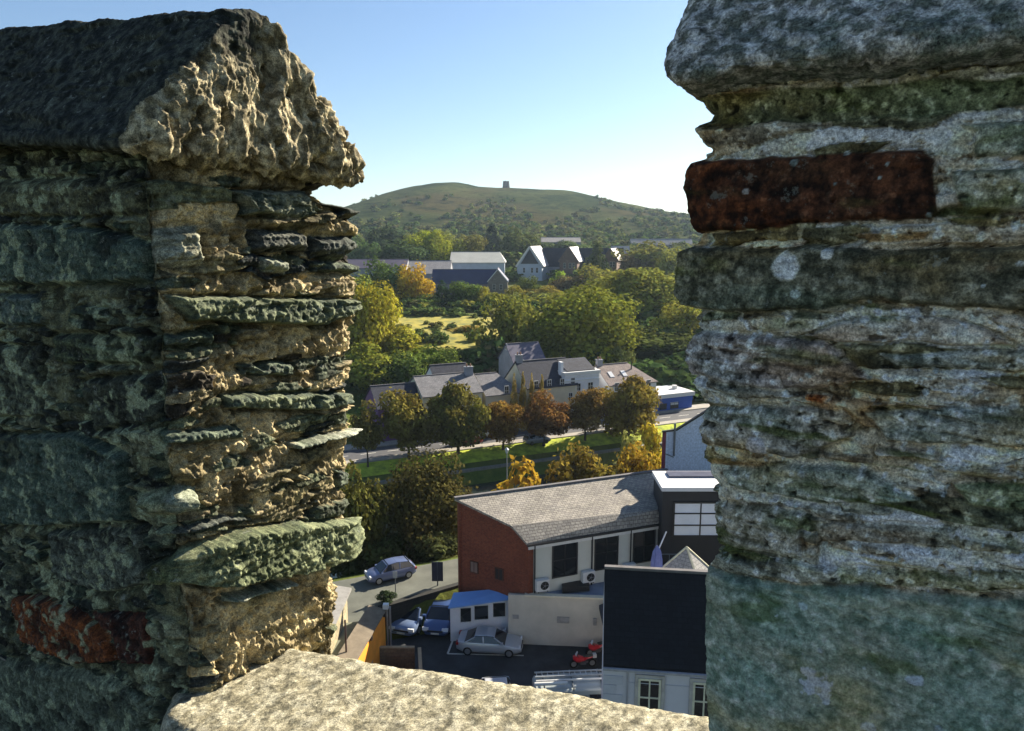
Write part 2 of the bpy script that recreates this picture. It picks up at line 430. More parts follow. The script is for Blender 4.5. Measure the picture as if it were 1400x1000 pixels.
LS([(222, 458), (290, 452), (292, 474), (226, 476)], .022, SLATE, SLATE2, .9, .01)
LS([(452, 640), (480, 640), (480, 668), (455, 668)], .012, DARK, SLATE2, .6, .012)
LS([(215, 730), (300, 716), (360, 708), (300, 705), (216, 718)], .018, DARK, DARK2, .8, .01)
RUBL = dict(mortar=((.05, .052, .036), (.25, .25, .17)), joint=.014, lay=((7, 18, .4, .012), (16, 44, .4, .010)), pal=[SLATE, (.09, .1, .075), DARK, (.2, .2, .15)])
RUBR = dict(mortar=(TAN, TAN2), joint=.016, lay=((5, 19, .46, .015), (11, 40, .30, .012)), pal=[(.06, .07, .045), (.15, .13, .07), DARK, (.30, .24, .13), (.11, .12, .07), (.22, .18, .10), (.05, .042, .03)])  # sunlit copy of the rubble colours, paler and yellower than the front
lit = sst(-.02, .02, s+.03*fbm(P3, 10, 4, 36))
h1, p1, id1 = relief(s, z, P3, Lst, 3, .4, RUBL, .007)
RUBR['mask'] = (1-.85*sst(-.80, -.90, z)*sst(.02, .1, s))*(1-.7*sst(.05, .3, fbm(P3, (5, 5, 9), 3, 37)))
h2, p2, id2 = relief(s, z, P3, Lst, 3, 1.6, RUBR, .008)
big = fbm(P3, 4.5, 4, 31); alg = sst(-.05, .35, big)[:, None]
p2 = p2*(1-.62*alg)+p2*np.array((.62, .70, .55))*.62*alg*.55
gap = sst(.18, .42, fbm(P3, (13, 13, 20), 4, 32)); h2 = h2-.022*gap+.007*fbm(P3, 48, 4, 38, ridged=True)+.004*fbm(P3, 95, 3, 39)
lich = sst(.02, .16, fbm(P3, 26, 5, 33)-.1+.35*big)[:, None]
p1 = p1*(1-.7*lich)+np.array((.30, .33, .25))*.7*lich*1.6
blk = sst(.05, .3, fbm(P3, (9, 9, 16), 5, 34))[:, None]; p1 = p1*(1-.7*blk)
h1 = h1+.006*fbm(P3, 60, 3, 35)-.008*blk[:, 0]
h = h1*(1-lit)+h2*lit*1.15; pig = p1*np.array((.86, .86, .68))*(1-lit[:, None])+np.clip(p2*1.3, 0, .85)*lit[:, None]  # sun and shade are put into the colour: bright side, dark front
# deep joints and overhanging courses on the crumbling side
h += lit*.012*fbm(np.stack([s*3, z*26, s*0], -1), 1, 3, 61)
hh_ = h-rnd
hh_ = hh_-.035*(1-lit)*sst(.10, .15, z)
wob = np.exp(-(s/.12)**2)
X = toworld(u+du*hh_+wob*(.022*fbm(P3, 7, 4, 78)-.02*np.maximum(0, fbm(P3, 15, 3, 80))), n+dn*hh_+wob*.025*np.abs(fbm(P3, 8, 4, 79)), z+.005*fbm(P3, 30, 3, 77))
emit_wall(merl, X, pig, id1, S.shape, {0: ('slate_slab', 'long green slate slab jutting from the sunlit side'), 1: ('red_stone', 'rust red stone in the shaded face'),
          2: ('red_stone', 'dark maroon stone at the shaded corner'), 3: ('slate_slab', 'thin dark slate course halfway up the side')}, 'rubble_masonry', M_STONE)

# ---- rocks from warped boxes -----------------------------------------------------------
def rock_box(corners, dims, r, res):
    """closed rounded box, corners[i][j][k] in (u,n,z); returns verts, quads, params"""
    nx, ny, nz = res; keys = {}
    Vp = []; F = []
    def face(ax, side):
        o = [a for a in range(3) if a != ax]; A, B = res[o[0]], res[o[1]]
        ii, jj = np.meshgrid(np.arange(A+1), np.arange(B+1), indexing='ij')
        g = np.zeros((A+1, B+1, 3), int); g[..., o[0]] = ii; g[..., o[1]] = jj; g[..., ax] = res[ax]*side
        k = (g[..., 0]*(ny+1)+g[..., 1])*(nz+1)+g[..., 2]
        q = np.stack([k[:-1, :-1], k[1:, :-1], k[1:, 1:], k[:-1, 1:]], -1).reshape(-1, 4)
        flip = (side == 0) ^ (ax == 1)
        return q[:, ::-1] if flip else q
    Fk = np.concatenate([face(a, sd_) for a in range(3) for sd_ in (0, 1)])
    uq, inv = np.unique(Fk, return_inverse=True); F = inv.reshape(-1, 4)
    g = np.stack([uq//((ny+1)*(nz+1)), (uq//(nz+1)) % (ny+1), uq % (nz+1)], -1)
    p = g/np.array(res)*2-1
    hd = np.array(dims)/2; q = p*hd; inn = np.clip(q, -(hd-r), hd-r); d = q-inn
    q = inn+r*d/np.maximum(np.linalg.norm(d, axis=1), 1e-9)[:, None]
    t = (q/hd+1)/2
    C = np.array(corners, float)
    X = 0
    for i in (0, 1):
        for j in (0, 1):
            for k in (0, 1):
                wgt = (t[:, 0] if i else 1-t[:, 0])*(t[:, 1] if j else 1-t[:, 1])*(t[:, 2] if k else 1-t[:, 2])
                X = X+wgt[:, None]*C[i, j, k]
    return X, F, t
def vnormals(X, F):
    a = X[F[:, 2]]-X[F[:, 0]]; b = X[F[:, 3]]-X[F[:, 1]]; fn = np.cross(a, b); o = np.zeros_like(X)
    for k in range(4): np.add.at(o, F[:, k], fn)
    return o/np.maximum(np.linalg.norm(o, axis=1), 1e-12)[:, None]
def unw(X): return toworld(X[:, 0], X[:, 1], X[:, 2])

# left capstone: saddle-backed, broken end towards the gap
ub = -2.9
def capc(px, py, u0): n_, z_ = onreveal(px, py, u0); return (u0, n_, z_)
ext_ = lambda a, px, py: (lambda q: (ub, a[1], a[2]+(q[1]-a[2])*(ub-a[0])/(q[0]-a[0])))(onfront(px, py, a[1]))
c0_, c1_ = capc(180, 203, -1.41), capc(312, 13, -1.43)
b0_, b1_ = ext_(c0_, 0, 200), ext_(c1_, 0, 40)
C = [[[b0_, b1_], [(ub, 1.52, b0_[2]-.03), (ub, 1.19, b1_[2])]],
     [[capc(180, 203, -1.41), capc(312, 13, -1.43)], [capc(512, 250, -1.40), capc(368, 14, -1.41)]]]
X, F, t = rock_box(C, (1.4, .65, .33), .035, (430, 210, 130))
nn = vnormals(X, F)
brk = sst(-.012, .02, X[:, 0]+1.470-.055*sst(.20, .46, X[:, 2])+.035*fbm(X, 9, 4, 5))   # broken end; its sunlight is put into a paler colour
am = .5+.9*sst(-.2, .3, fbm(X, 6, 3, 25))
dsp = .016*fbm(X, 4.5, 3, 11)+(1-brk)*(.008*fbm(X, (16, 16, 22), 4, 12)+.004*fbm(X, 70, 4, 18)-.010*sst(.1, .3, fbm(X, (5, 9, 22), 4, 17)))
dsp += brk*(.030*(fbm(X, (8, 9, 5), 3, 13, ridged=True)-.45)-.030*np.abs(fbm(X, (15, 18, 9), 3, 24))+am*(.012*(fbm(X, (44, 48, 26), 4, 14, ridged=True)-.4)+.005*fbm(X, 120, 3, 19))+.008)
dsp -= .03*brk*sst(.12, .3, fbm(X, (18, 22, 10), 4, 15))
X = X+nn*dsp[:, None]
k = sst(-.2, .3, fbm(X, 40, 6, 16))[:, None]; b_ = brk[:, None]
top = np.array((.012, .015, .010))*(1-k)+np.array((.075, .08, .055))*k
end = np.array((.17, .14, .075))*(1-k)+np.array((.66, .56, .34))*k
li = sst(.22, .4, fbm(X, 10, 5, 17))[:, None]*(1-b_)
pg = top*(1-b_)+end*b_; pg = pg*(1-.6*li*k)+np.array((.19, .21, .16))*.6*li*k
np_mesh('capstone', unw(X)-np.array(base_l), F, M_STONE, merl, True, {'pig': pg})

# ---- right merlon -----------------------------------------------------------------------
base_r = Vector(toworld(.5, 1.15, -1.7).tolist())
merr = thing('parapet_merlon', base_r, 'shaded blue grey merlon with a red stone, a dark stone and a smooth green block', 'merlon', 'merlons of the castle parapet')
sv = np.concatenate([np.arange(-.62, -.04, .012), np.arange(-.04, .48, .0017), np.arange(.48, 1.6, .005)])
zv = np.concatenate([np.arange(-1.72, -.68, .012), np.arange(-.68, .185, .0016)])
S, Z = np.meshgrid(sv, zv); s = S.ravel(); z = Z.ravel()
uc = ucor(z)
u = np.where(s < 0, uc+.02*sst(0, -.1, s), uc+s); n = np.where(s < 0, NF-s*.9, NF)
ang = sst(-.03, .03, s)*90                                   # 0: faces -u, 90: faces -n
du, dn = -np.cos(np.radians(ang)), -np.sin(np.radians(ang))
rnd = .010*np.exp(-(s/.022)**2)
P3 = np.stack([u, n, z], -1)
Rst = []
def RS(pts, hh, c1, c2, strata=.6, edge=.006):
    edge = min(edge, .007)
    Rst.append(([(R2(*p)[0]-(.05 if p[0] < 985 else 0), R2(*p)[1]) for p in pts], hh, c1, c2, strata, edge))
GB, GB2 = (.095, .128, .112), (.235, .27, .245)
RS([(936, 226), (965, 219), (1120, 209), (1268, 203), (1284, 216), (1292, 293), (1278, 301), (1050, 312), (940, 326)], .016, (.022, .015, .012), (.14, .075, .052), .25, .014)
RS([(924, 338), (1100, 336), (1250, 338), (1500, 330), (1500, 432), (1240, 420), (1180, 412), (1120, 424), (1060, 429), (1000, 432), (926, 416)], .018, (.035, .04, .034), (.12, .13, .115), .4, .016)
RS([(960, 776), (1030, 790), (1200, 804), (1500, 826), (1500, 2400), (955, 2400)], .020, GB, GB2, .12, .012)
RS([(940, 132), (1100, 118), (1500, 92), (1500, 140), (1250, 160), (1100, 170), (945, 168)], -.014, (.05, .06, .045), (.13, .15, .11), .5)
RS([(1302, 168), (1500, 158), (1500, 212), (1330, 216)], .012, (.06, .08, .075), (.2, .25, .24), .4)
RS([(1296, 232), (1500, 222), (1500, 288), (1318, 292)], .012, (.07, .09, .08), (.24, .28, .28), .5)
RS([(930, 452), (1130, 466), (1200, 520), (1120, 532), (1000, 528), (930, 505)], .012, (.08, .08, .085), (.28, .27, .29), .9)
RS([(1190, 484), (1500, 468), (1500, 512), (1220, 504)], .010, (.09, .11, .11), (.28, .32, .33), .8)
RS([(955, 560), (1150, 556), (1170, 598), (1085, 628), (955, 612)], .012, (.08, .085, .08), (.27, .28, .28), .9)
RS([(985, 640), (1080, 632), (1190, 640), (1270, 690), (1120, 692), (1000, 668)], .016, (.10, .125, .11), (.24, .27, .25), .7, .02)
RS([(1176, 560), (1500, 548), (1500, 622), (1210, 604)], .010, (.08, .10, .10), (.26, .30, .31), .8)
RS([(1300, 664), (1500, 648), (1500, 706), (1330, 692)], .012, (.05, .07, .05), (.2, .24, .18), .8)
RS([(972, 690), (1100, 698), (1094, 760), (975, 756)], .008, (.07, .075, .06), (.27, .28, .27), .8)
RS([(1110, 714), (1310, 720), (1305, 752), (1120, 742)], .008, (.09, .085, .075), (.28, .28, .26), .8)
RS([(1140, 776), (1500, 790), (1500, 818), (1150, 800)], .004, (.07, .08, .05), (.24, .25, .2), .8)
RS([(1098, 536), (1135, 540), (1125, 552), (1095, 548)], .012, (.09, .035, .015), (.24, .1, .04), .3, .006)
RUBX = dict(mortar=((.24, .225, .19), (.66, .63, .56)), joint=.010, dip=-.06, lay=((6, 30, .55, .008), (15, 85, .35, .006)), pal=[(.13, .13, .12), (.22, .215, .2), (.08, .085, .065), (.28, .265, .25), (.17, .15, .12)])
h, pig, pid = relief(s, z, P3, Rst, 41, .2, RUBX, .008)
h *= .62
# horizontal lamination of the lower courses, mossy joints
band = sst(-.10, -.14, z)*sst(-.46, -.42, z)
lamn = fbm(np.stack([s*5, n*0, z*62+s*6], -1), 1, 4, 90); h += band*.006*lamn
pig *= (1+.35*band*lamn)[:, None]
ms = (sst(.12, .38, fbm(P3, (7, 7, 26), 5, 93))*.65)[:, None]; pig = pig*(1-ms)+np.array((.055, .075, .03))*ms*(1)
shale = sst(.02, .22, fbm(np.stack([s*9, n*0, z*120+s*10], -1), 1, 4, 191))*band*.5*sst(-.1, .2, fbm(P3, 9, 3, 196))
pig *= (1-shale)[:, None]; h -= .006*shale
blkm = np.where(pid == 2, .35, np.where((pid == 0) | (pid == 1), .4, 1.))[:, None]
fl = sst(.16, .26, fbm(P3, 75, 5, 192)+.3*fbm(P3, 12, 3, 193))[:, None]*.75*blkm; pig = pig*(1-fl)+np.clip(pig*2.6+.05, 0, .62)*fl
bk = sst(.20, .32, fbm(P3, (60, 60, 95), 4, 194))[:, None]*blkm; pig *= (1-.7*bk); h -= .003*bk[:, 0]
pig = pig*np.where((z > -.43)[:, None], np.array((1.30, 1.14, .94)), np.array((1.18, 1.10, .96)))
rs = (sst(.30, .48, fbm(P3, (7, 7, 14), 4, 95))*.5*(z > -.46))[:, None]; pig = pig*(1-rs)+np.array((.20, .10, .05))*rs
pits = sst(.35, .5, fbm(P3, 80, 3, 97)); h -= .004*pits
# pale lichen rosettes
spots = [(1078, 365, 17, (.52, .53, .46)), (1133, 347, 7, (.5, .5, .45)), (1090, 402, 6, (.3, .31, .27)), (1118, 930, 20, (.33, .36, .40)), (1105, 912, 9, (.33, .36, .40)), (1132, 948, 10, (.30, .34, .37)),
         (1255, 922, 10, (.34, .37, .40)), (1190, 986, 9, (.32, .36, .37)), (1100, 826, 6, (.3, .35, .34)), (1022, 262, 4, (.4, .36, .33)), (1035, 610, 14, (.33, .33, .37))]
rs_ = np.random.default_rng(5)
for k in range(46):
    py = rs_.uniform(210, 995); spots.append((rs_.uniform(985, 1398), py, 1.5+5*rs_.random()**3, tuple(np.array((.33, .36, .34))*rs_.uniform(.6, 1.15))))
for (px, py, rp, cc) in spots:
    uu, zz = onfront(px, py); rr = rp/FPX*.93
    d = np.hypot(u-uu, z-zz)/rr*(1+.15*(py > 800))+(.8 if py > 800 else .35)*fbm(P3, 70, 4, 99)+(.9 if py > 800 else .12)*fbm(P3, 120, 4, 98)
    f = sst(1.08, .86, d)[:, None]; pig = pig*(1-f)+np.array(cc)*f; h += .0012*f[:, 0]
X = toworld(u+du*(h-rnd), n+dn*(h-rnd), z)
tv = fbm(P3, (6, 6, 14), 4, 198)[:, None]; pig = pig*np.where(pid == 2, 1, 1)[:, None]*(1+sst(.0, .35, tv)*np.array((.22, .02, -.22))+sst(.0, .35, -tv)*np.array((-.10, .03, .06)))
olive = sst(.22, .34, fbm(P3, (4, 4, 42), 4, 199))*(z < -.13)*(z > -.45); pig = pig*(1-.8*olive[:, None])+np.array((.07, .08, .03))*.8*olive[:, None]; h -= .008*olive
pig = np.clip(1-np.exp(-(np.maximum(pig, .004)**1.4)*np.where(pid == 0, 2.0, np.where(pid == 2, 3.9, 4.6))[:, None]), 0, .82)
emit_wall(merr, X, pig, pid, S.shape, {0: ('red_stone', 'dark red squared stone near the top'), 1: ('dark_stone', 'dark grey stone with a white lichen spot'),
          2: ('green_block', 'smooth green grey block at the foot')}, 'rubble_masonry', M_STONE, np.where(pid == 2, .45, np.where(pid == 0, .35, .12)))
# right capstone
C = [[[(-.350, .80, .165), (-.335, 1.10, .49)], [(-.33, 1.53, .14), (-.31, 1.19, .49)]],
     [[(1.3, .84, .172), (1.3, 1.10, .49)], [(1.3, 1.52, .15), (1.3, 1.18, .49)]]]
X, F, t = rock_box(C, (1.6, .65, .33), .035, (620, 120, 190))
# crowd the samples towards the gap end
nn = vnormals(X, F)
X = X+nn*(.012*fbm(X, 6, 4, 111)-.010*np.abs(fbm(X, 11, 4, 116))+.006*fbm(X, 36, 5, 112)+.0026*fbm(X, 140, 3, 113)-.004*sst(.2, .4, fbm(X, 75, 3, 117)))[:, None]
k = sst(-.12, .22, fbm(X, 62, 6, 114, .6))[:, None]; k2 = sst(-.2, .4, fbm(X, 9, 4, 115))[:, None]
pg = (np.array((.10, .10, .08))*(1-k)+np.array((.42, .39, .34))*k)*(1-.45*k2)+np.array((.09, .12, .10))*.45*k2
pg = np.clip(1-np.exp(-(pg**1.35)*np.array((4.2, 4.2, 4.3))), 0, .8)
np_mesh('capstone', unw(X)-np.array(base_r), F, M_STONE, merr, True, {'pig': pg})

# ---- sill of the gap, wall below it and the roof walk -----------------------------------
C = [[[(-1.47, .80, -1.30), (-1.47, .80, -1.065)], [(-1.75, 1.11, -1.30), (-1.75, 1.11, -1.068)]],
     [[(.05, .84, -1.30), (.05, .84, -1.055)], [(.05, 1.71, -1.30), (.05, 1.71, -1.06)]]]
X, F, t = rock_box(C, (1.8, .55, .24), .07, (620, 210, 40))
nn = vnormals(X, F)
X = X+nn*(.010*fbm(X, 6, 4, 121)+.0045*fbm(X, (34, 20, 34), 5, 122)+.004*(fbm(X, (26, 15, 26), 4, 123, ridged=True)-.3))[:, None]
k = sst(-.25, .35, fbm(X, (38, 24, 38), 6, 124))[:, None]; k2 = sst(.08, .26, fbm(X, (44, 22, 44), 6, 125, .6))[:, None]
pg = (np.array((.29, .26, .17))*(1-k)+np.array((.55, .51, .37))*k)*(1-.8*k2)+np.array((.13, .12, .08))*.8*k2
sbase = Vector(toworld(-.8, 1.1, -1.3).tolist())
sill = np_mesh('embrasure_sill', unw(X)-np.array(sbase), F, M_STONE, None, True, {'pig': pg}); sill.location = sbase
tag(sill, 'pale sunlit rough stone sill sloping between the two merlons', 'stone sill')
M_CW = courses('castle_rubble', (.2, .2, .17), (.12, .13, .11), (.3, .28, .23), .42, .16, .03, stain=.5, bmp=1)
m = MB()
def qn(u_, n_, z_): return toworld(u_, n_, z_)
m.prism([qn(-3.2, .91, -25.3), qn(1.6, .91, -25.3), qn(1.6, 1.42, -25.3), qn(-.2, 1.30, -25.3), qn(-1.75, 1.02, -25.3), qn(-3.2, 1.02, -25.3)], (0, 0, 23.99))
cw = m.build('castle_wall', M_CW); tag(cw, 'tall rubble wall of the castle carrying the parapet', 'wall')
m = MB(); m.prism([qn(-3.2, -3, -1.9), qn(1.6, -3, -1.9), qn(1.6, .90, -1.9), qn(-3.2, .90, -1.9)], (0, 0, .2))
tag(m.build('roof_walk', plain('lead_roof', (.22, .23, .24), .7, .3, 2)), kind='structure')
# ============================================================ GROUND, RIVER, HILL
def lerp_at(xs, ys): return lambda q: np.interp(q, xs, ys)
vprof = lerp_at([-60, 50, 53, 58, 64, 66, 97, 99, 101.5, 106.5, 124, 140], [1.9, 1.9, 1.5, -.5, -8, -9.6, -9.6, -8.8, -7.4, -6.05, -6.05, -5.2])
yprof = lerp_at([0, 128, 150, 175, 200, 240, 280, 320, 380, 460, 560, 700, 900], [-6, -6, -1.5, 1.2, 2.6, 3.0, 3.4, 6.2, 9, 14, 22, 34, 40])
hsil = [(-900, 330), (100, 330), (300, 312), (430, 298), (478, 289), (500, 286), (520, 283), (535, 275), (550, 267), (570, 260), (590, 255), (605, 252), (630, 251), (645, 254), (657, 257), (680, 259), (700, 259),
        (735, 261), (765, 262), (785, 266), (800, 270), (830, 278), (870, 289), (900, 296), (940, 304), (1000, 315), (1100, 326), (1500, 335), (2600, 335)]
YH = 1150.
hx = [(p-700)/FPX*YH/math.cos(0)*1.0 for p, _ in hsil]
hz = [P(700, y, YH).z for _, y in hsil]
def HT(x, y):
    x = np.asarray(x, float); y = np.asarray(y, float)
    v = y-SV*x
    wv = 1-sst(120, 150, np.maximum(v, y*.93))
    h = vprof(np.minimum(v, 140))*wv+yprof(np.clip(y, 128, 900))*(1-wv)
    zs = np.interp(x, hx, hz)
    g = sst(420, YH, y)
    g2 = np.where(y > YH, np.exp(-((y-YH)/700)**2), g**1.15)
    return np.where(y > 420, h*(1-sst(420, 900, y))+(25+(zs-25)*g2)*sst(420, 900, y), h)
def bumpy(x, y):
    q = np.stack([x, y, x*0], -1)
    far = sst(420, 700, y)
    return far*(5.*fbm(q, 1/130, 4, 201)+1.6*fbm(q, 1/28, 3, 202))*(1-.75*sst(950, 1130, y))+.25*fbm(q, 1/9, 3, 203)*sst(135, 160, y)
def ground_z(x, y): return float(HT(x, y)+bumpy(np.array([x]), np.array([y]))[0])
def sheet(name, xs, ys, m, drop=0):
    Xg, Yg = np.meshgrid(xs, ys); x = Xg.ravel(); y = Yg.ravel()
    z = HT(x, y)+bumpy(x, y)-drop
    # the car park is dug into the street level
    dug = sst(-9.6, -8.9, x)*sst(46.8, 45.8, y-.42*x)*(y < 56)*(y-SV*x < 48); z = np.where(dug > 0, z*(1-dug)-.35*dug, z)
    idx = np.arange(len(xs)*len(ys)).reshape(len(ys), len(xs))
    F = np.stack([idx[:-1, :-1], idx[:-1, 1:], idx[1:, 1:], idx[1:, :-1]], -1).reshape(-1, 4)
    o = np_mesh(name, np.stack([x, y, z], -1), F, m); return tag(o, kind='structure')
def groundmat():
    m, t, b = newmat('grassland'); v = objco(t)
    g = mixc(t, (.045, .075, .012), (.10, .13, .022), ramp(t, noise(t, .9, 8, .7, v), .35, .65))
    dry = mixc(t, (.08, .085, .02), (.13, .12, .03), ramp(t, noise(t, .25, 6, .7, v), .4, .6))
    g = mixc(t, g, dry, ramp(t, noise(t, .02, 4, .6, objco(t, (1, 2.2, 1))), .42, .58))
    t.links.new(g, b.inputs['Base Color']); b.inputs['Specular IOR Level'].default_value = .1; b.inputs['Roughness'].default_value = 1
    bump(t, noise(t, 2.5, 6, .7, v), .8, .25, b); return m
def hillmat():
    m, t, b = newmat('heath'); v = objco(t)
    a = mixc(t, (.024, .036, .014), (.07, .078, .030), ramp(t, noise(t, .014, 9, .66, objco(t, (1, .45, 2))), .40, .62))
    brown = ramp(t, noise(t, .006, 5, .6, objco(t, (1, .35, 3))), .56, .66)
    a = mixc(t, a, (.06, .052, .022), brown)
    a = mixc(t, a, (.010, .018, .008), ramp(t, noise(t, .05, 8, .75, v), .50, .62))
    a = mixc(t, a, (.07, .075, .03), ramp(t, noise(t, .03, 3, .5, objco(t, (.35, .3, 5))), .66, .74))
    t.links.new(a, b.inputs['Base Color']); b.inputs['Specular IOR Level'].default_value = 0; b.inputs['Roughness'].default_value = 1
    bump(t, noise(t, .12, 7, .7, v), 1., 3., b); return m
M_GRASS = groundmat(); M_HEATH = hillmat()
sheet('ground', np.concatenate([np.arange(-400, -60, 12), np.arange(-60, 80, 1.), np.arange(80, 420, 12)]),
      np.concatenate([np.arange(-60, 20, 8), np.arange(20, 130, 1.), np.arange(130, 440, 4)]), M_GRASS)
sheet('hill', np.concatenate([np.arange(-3000, -700, 90), np.arange(-700, 800, 7.), np.arange(800, 3000, 90)]),
      np.concatenate([np.arange(432, 1300, 7.), np.arange(1300, 3400, 100)]), M_HEATH)
def vp(x, v, z): return (x, v+SV*x, z)
def strip(m, x0, x1, v0, v1, z): m.poly([vp(x0, v0, z), vp(x1, v0, z), vp(x1, v1, z), vp(x0, v1, z)])
M_ASPH = plain('asphalt', (.048, .052, .055), .85, .65, .45, bmp=.4, bscale=40)
M_ROAD = plain('road_asphalt', (.085, .085, .092), .9, .25, .8)
M_PAVE = plain('concrete_paving', (.36, .33, .28), .9, .2, .9)
M_LINE = plain('road_paint', (.72, .7, .62), .8, .3, 4)
wm, t_, b_ = newmat('river_water'); b_.inputs['Base Color'].default_value = (.012, .02, .018, 1); b_.inputs['Roughness'].default_value = .12
bump(t_, noise(t_, .8, 4, .6, objco(t_)), .25, .1, b_)
m = MB(); strip(m, -250, 250, 60, 100.5, -8.75); tag(m.build('river_water', wm), kind='structure')
m = MB(); strip(m, -150, 160, 108.6, 114.2, -6.0); tag(m.build('road', M_ROAD), kind='structure')
m = MB()
for k in range(-40, 44): strip(m, k*3.6, k*3.6+2, 111.3, 111.45, -5.994)
tag(m.build('road_markings', M_LINE), kind='structure')
m = MB(); m.prism([vp(-150, 106.9, -6.1), vp(160, 106.9, -6.1), vp(160, 108.6, -6.1), vp(-150, 108.6, -6.1)], (0, 0, .24))
m.prism([vp(-150, 114.2, -6.1), vp(160, 114.2, -6.1), vp(160, 117.2, -6.1), vp(-150, 117.2, -6.1)], (0, 0, .24))
tag(m.build('pavement', M_PAVE), kind='structure')
m = MB(); m.prism([vp(-150, 101.2, -7.6), vp(160, 101.2, -7.6), vp(160, 101.9, -7.6), vp(-150, 101.9, -7.6)], (0, 0, .34))
tag(m.build('path', plain('path_edge', (.22, .21, .18), .9)), kind='structure')
def drape(name, x0, x1, y0, y1, mat_, lift=.12, n_=40, along=False):
    xs = np.linspace(x0, x1, n_); ys = np.linspace(y0, y1, n_); Xg, Yg = np.meshgrid(xs, ys); x = Xg.ravel()+.06*(Yg.ravel()-y0)*np.sign(Xg.ravel()-(x0+x1)/2); y = Yg.ravel()+2.5*np.sin(x*.21)*((Yg.ravel()-y0)/(y1-y0)-.5)*2
    if along: x = Xg.ravel(); y = Yg.ravel()+SV*x
    z = HT(x, y)+bumpy(x, y)+lift; idx = np.arange(n_*n_).reshape(n_, n_)
    F = np.stack([idx[:-1, :-1], idx[:-1, 1:], idx[1:, 1:], idx[1:, :-1]], -1).reshape(-1, 4)
    return tag(np_mesh(name, np.stack([x, y, z], -1), F, mat_), kind='structure')
drape('field', -44, -1, 160, 204, plain('dry_meadow', (.36, .29, .03), .95, .5, .35, bmp=.8, bscale=4, c2=(.12, .14, .022)))
drape('sunlit_verge', -150, 150, 103.2, 106.85, plain('sunlit_grass', (.50, .56, .04), .95, .35, .8, c2=(.16, .22, .02)), .05, 60, True)  # brighter sheet over the bank grass; sunlight is put into its colour
# car park and the street above it
m = MB(); m.poly([(-9.2, 14, 0), (16, 14, 0), (16, 51, 0), (4, 46.6, 0), (-9.2, 41.9, 0)]); tag(m.build('car_park', M_ASPH), kind='structure')
m = MB(); a_ = W(525, 832, 1.9); b2 = W(628, 803, 1.9)
m.poly([(-40, 30, 1.93), (-9.2, 36, 1.93), (a_.x, a_.y, 1.93), (b2.x, b2.y, 1.93), (-3, 50.5, 1.93), (-40, 34, 1.93)])
tag(m.build('street', plain('worn_street', (.125, .13, .105), .9, .35, .5, bmp=.2)), kind='structure')
m = MB()
for pts in ([(612, 894), (716, 896.5)], [(612, 894), (619, 876)]):
    p, q = W(*pts[0], .004), W(*pts[1], .004); d = (q-p).normalized(); e_ = Vector((-d.y, d.x, 0))*.06
    m.poly([p-e_, q-e_, q+e_, p+e_])
tag(m.build('parking_lines', M_LINE), kind='structure')

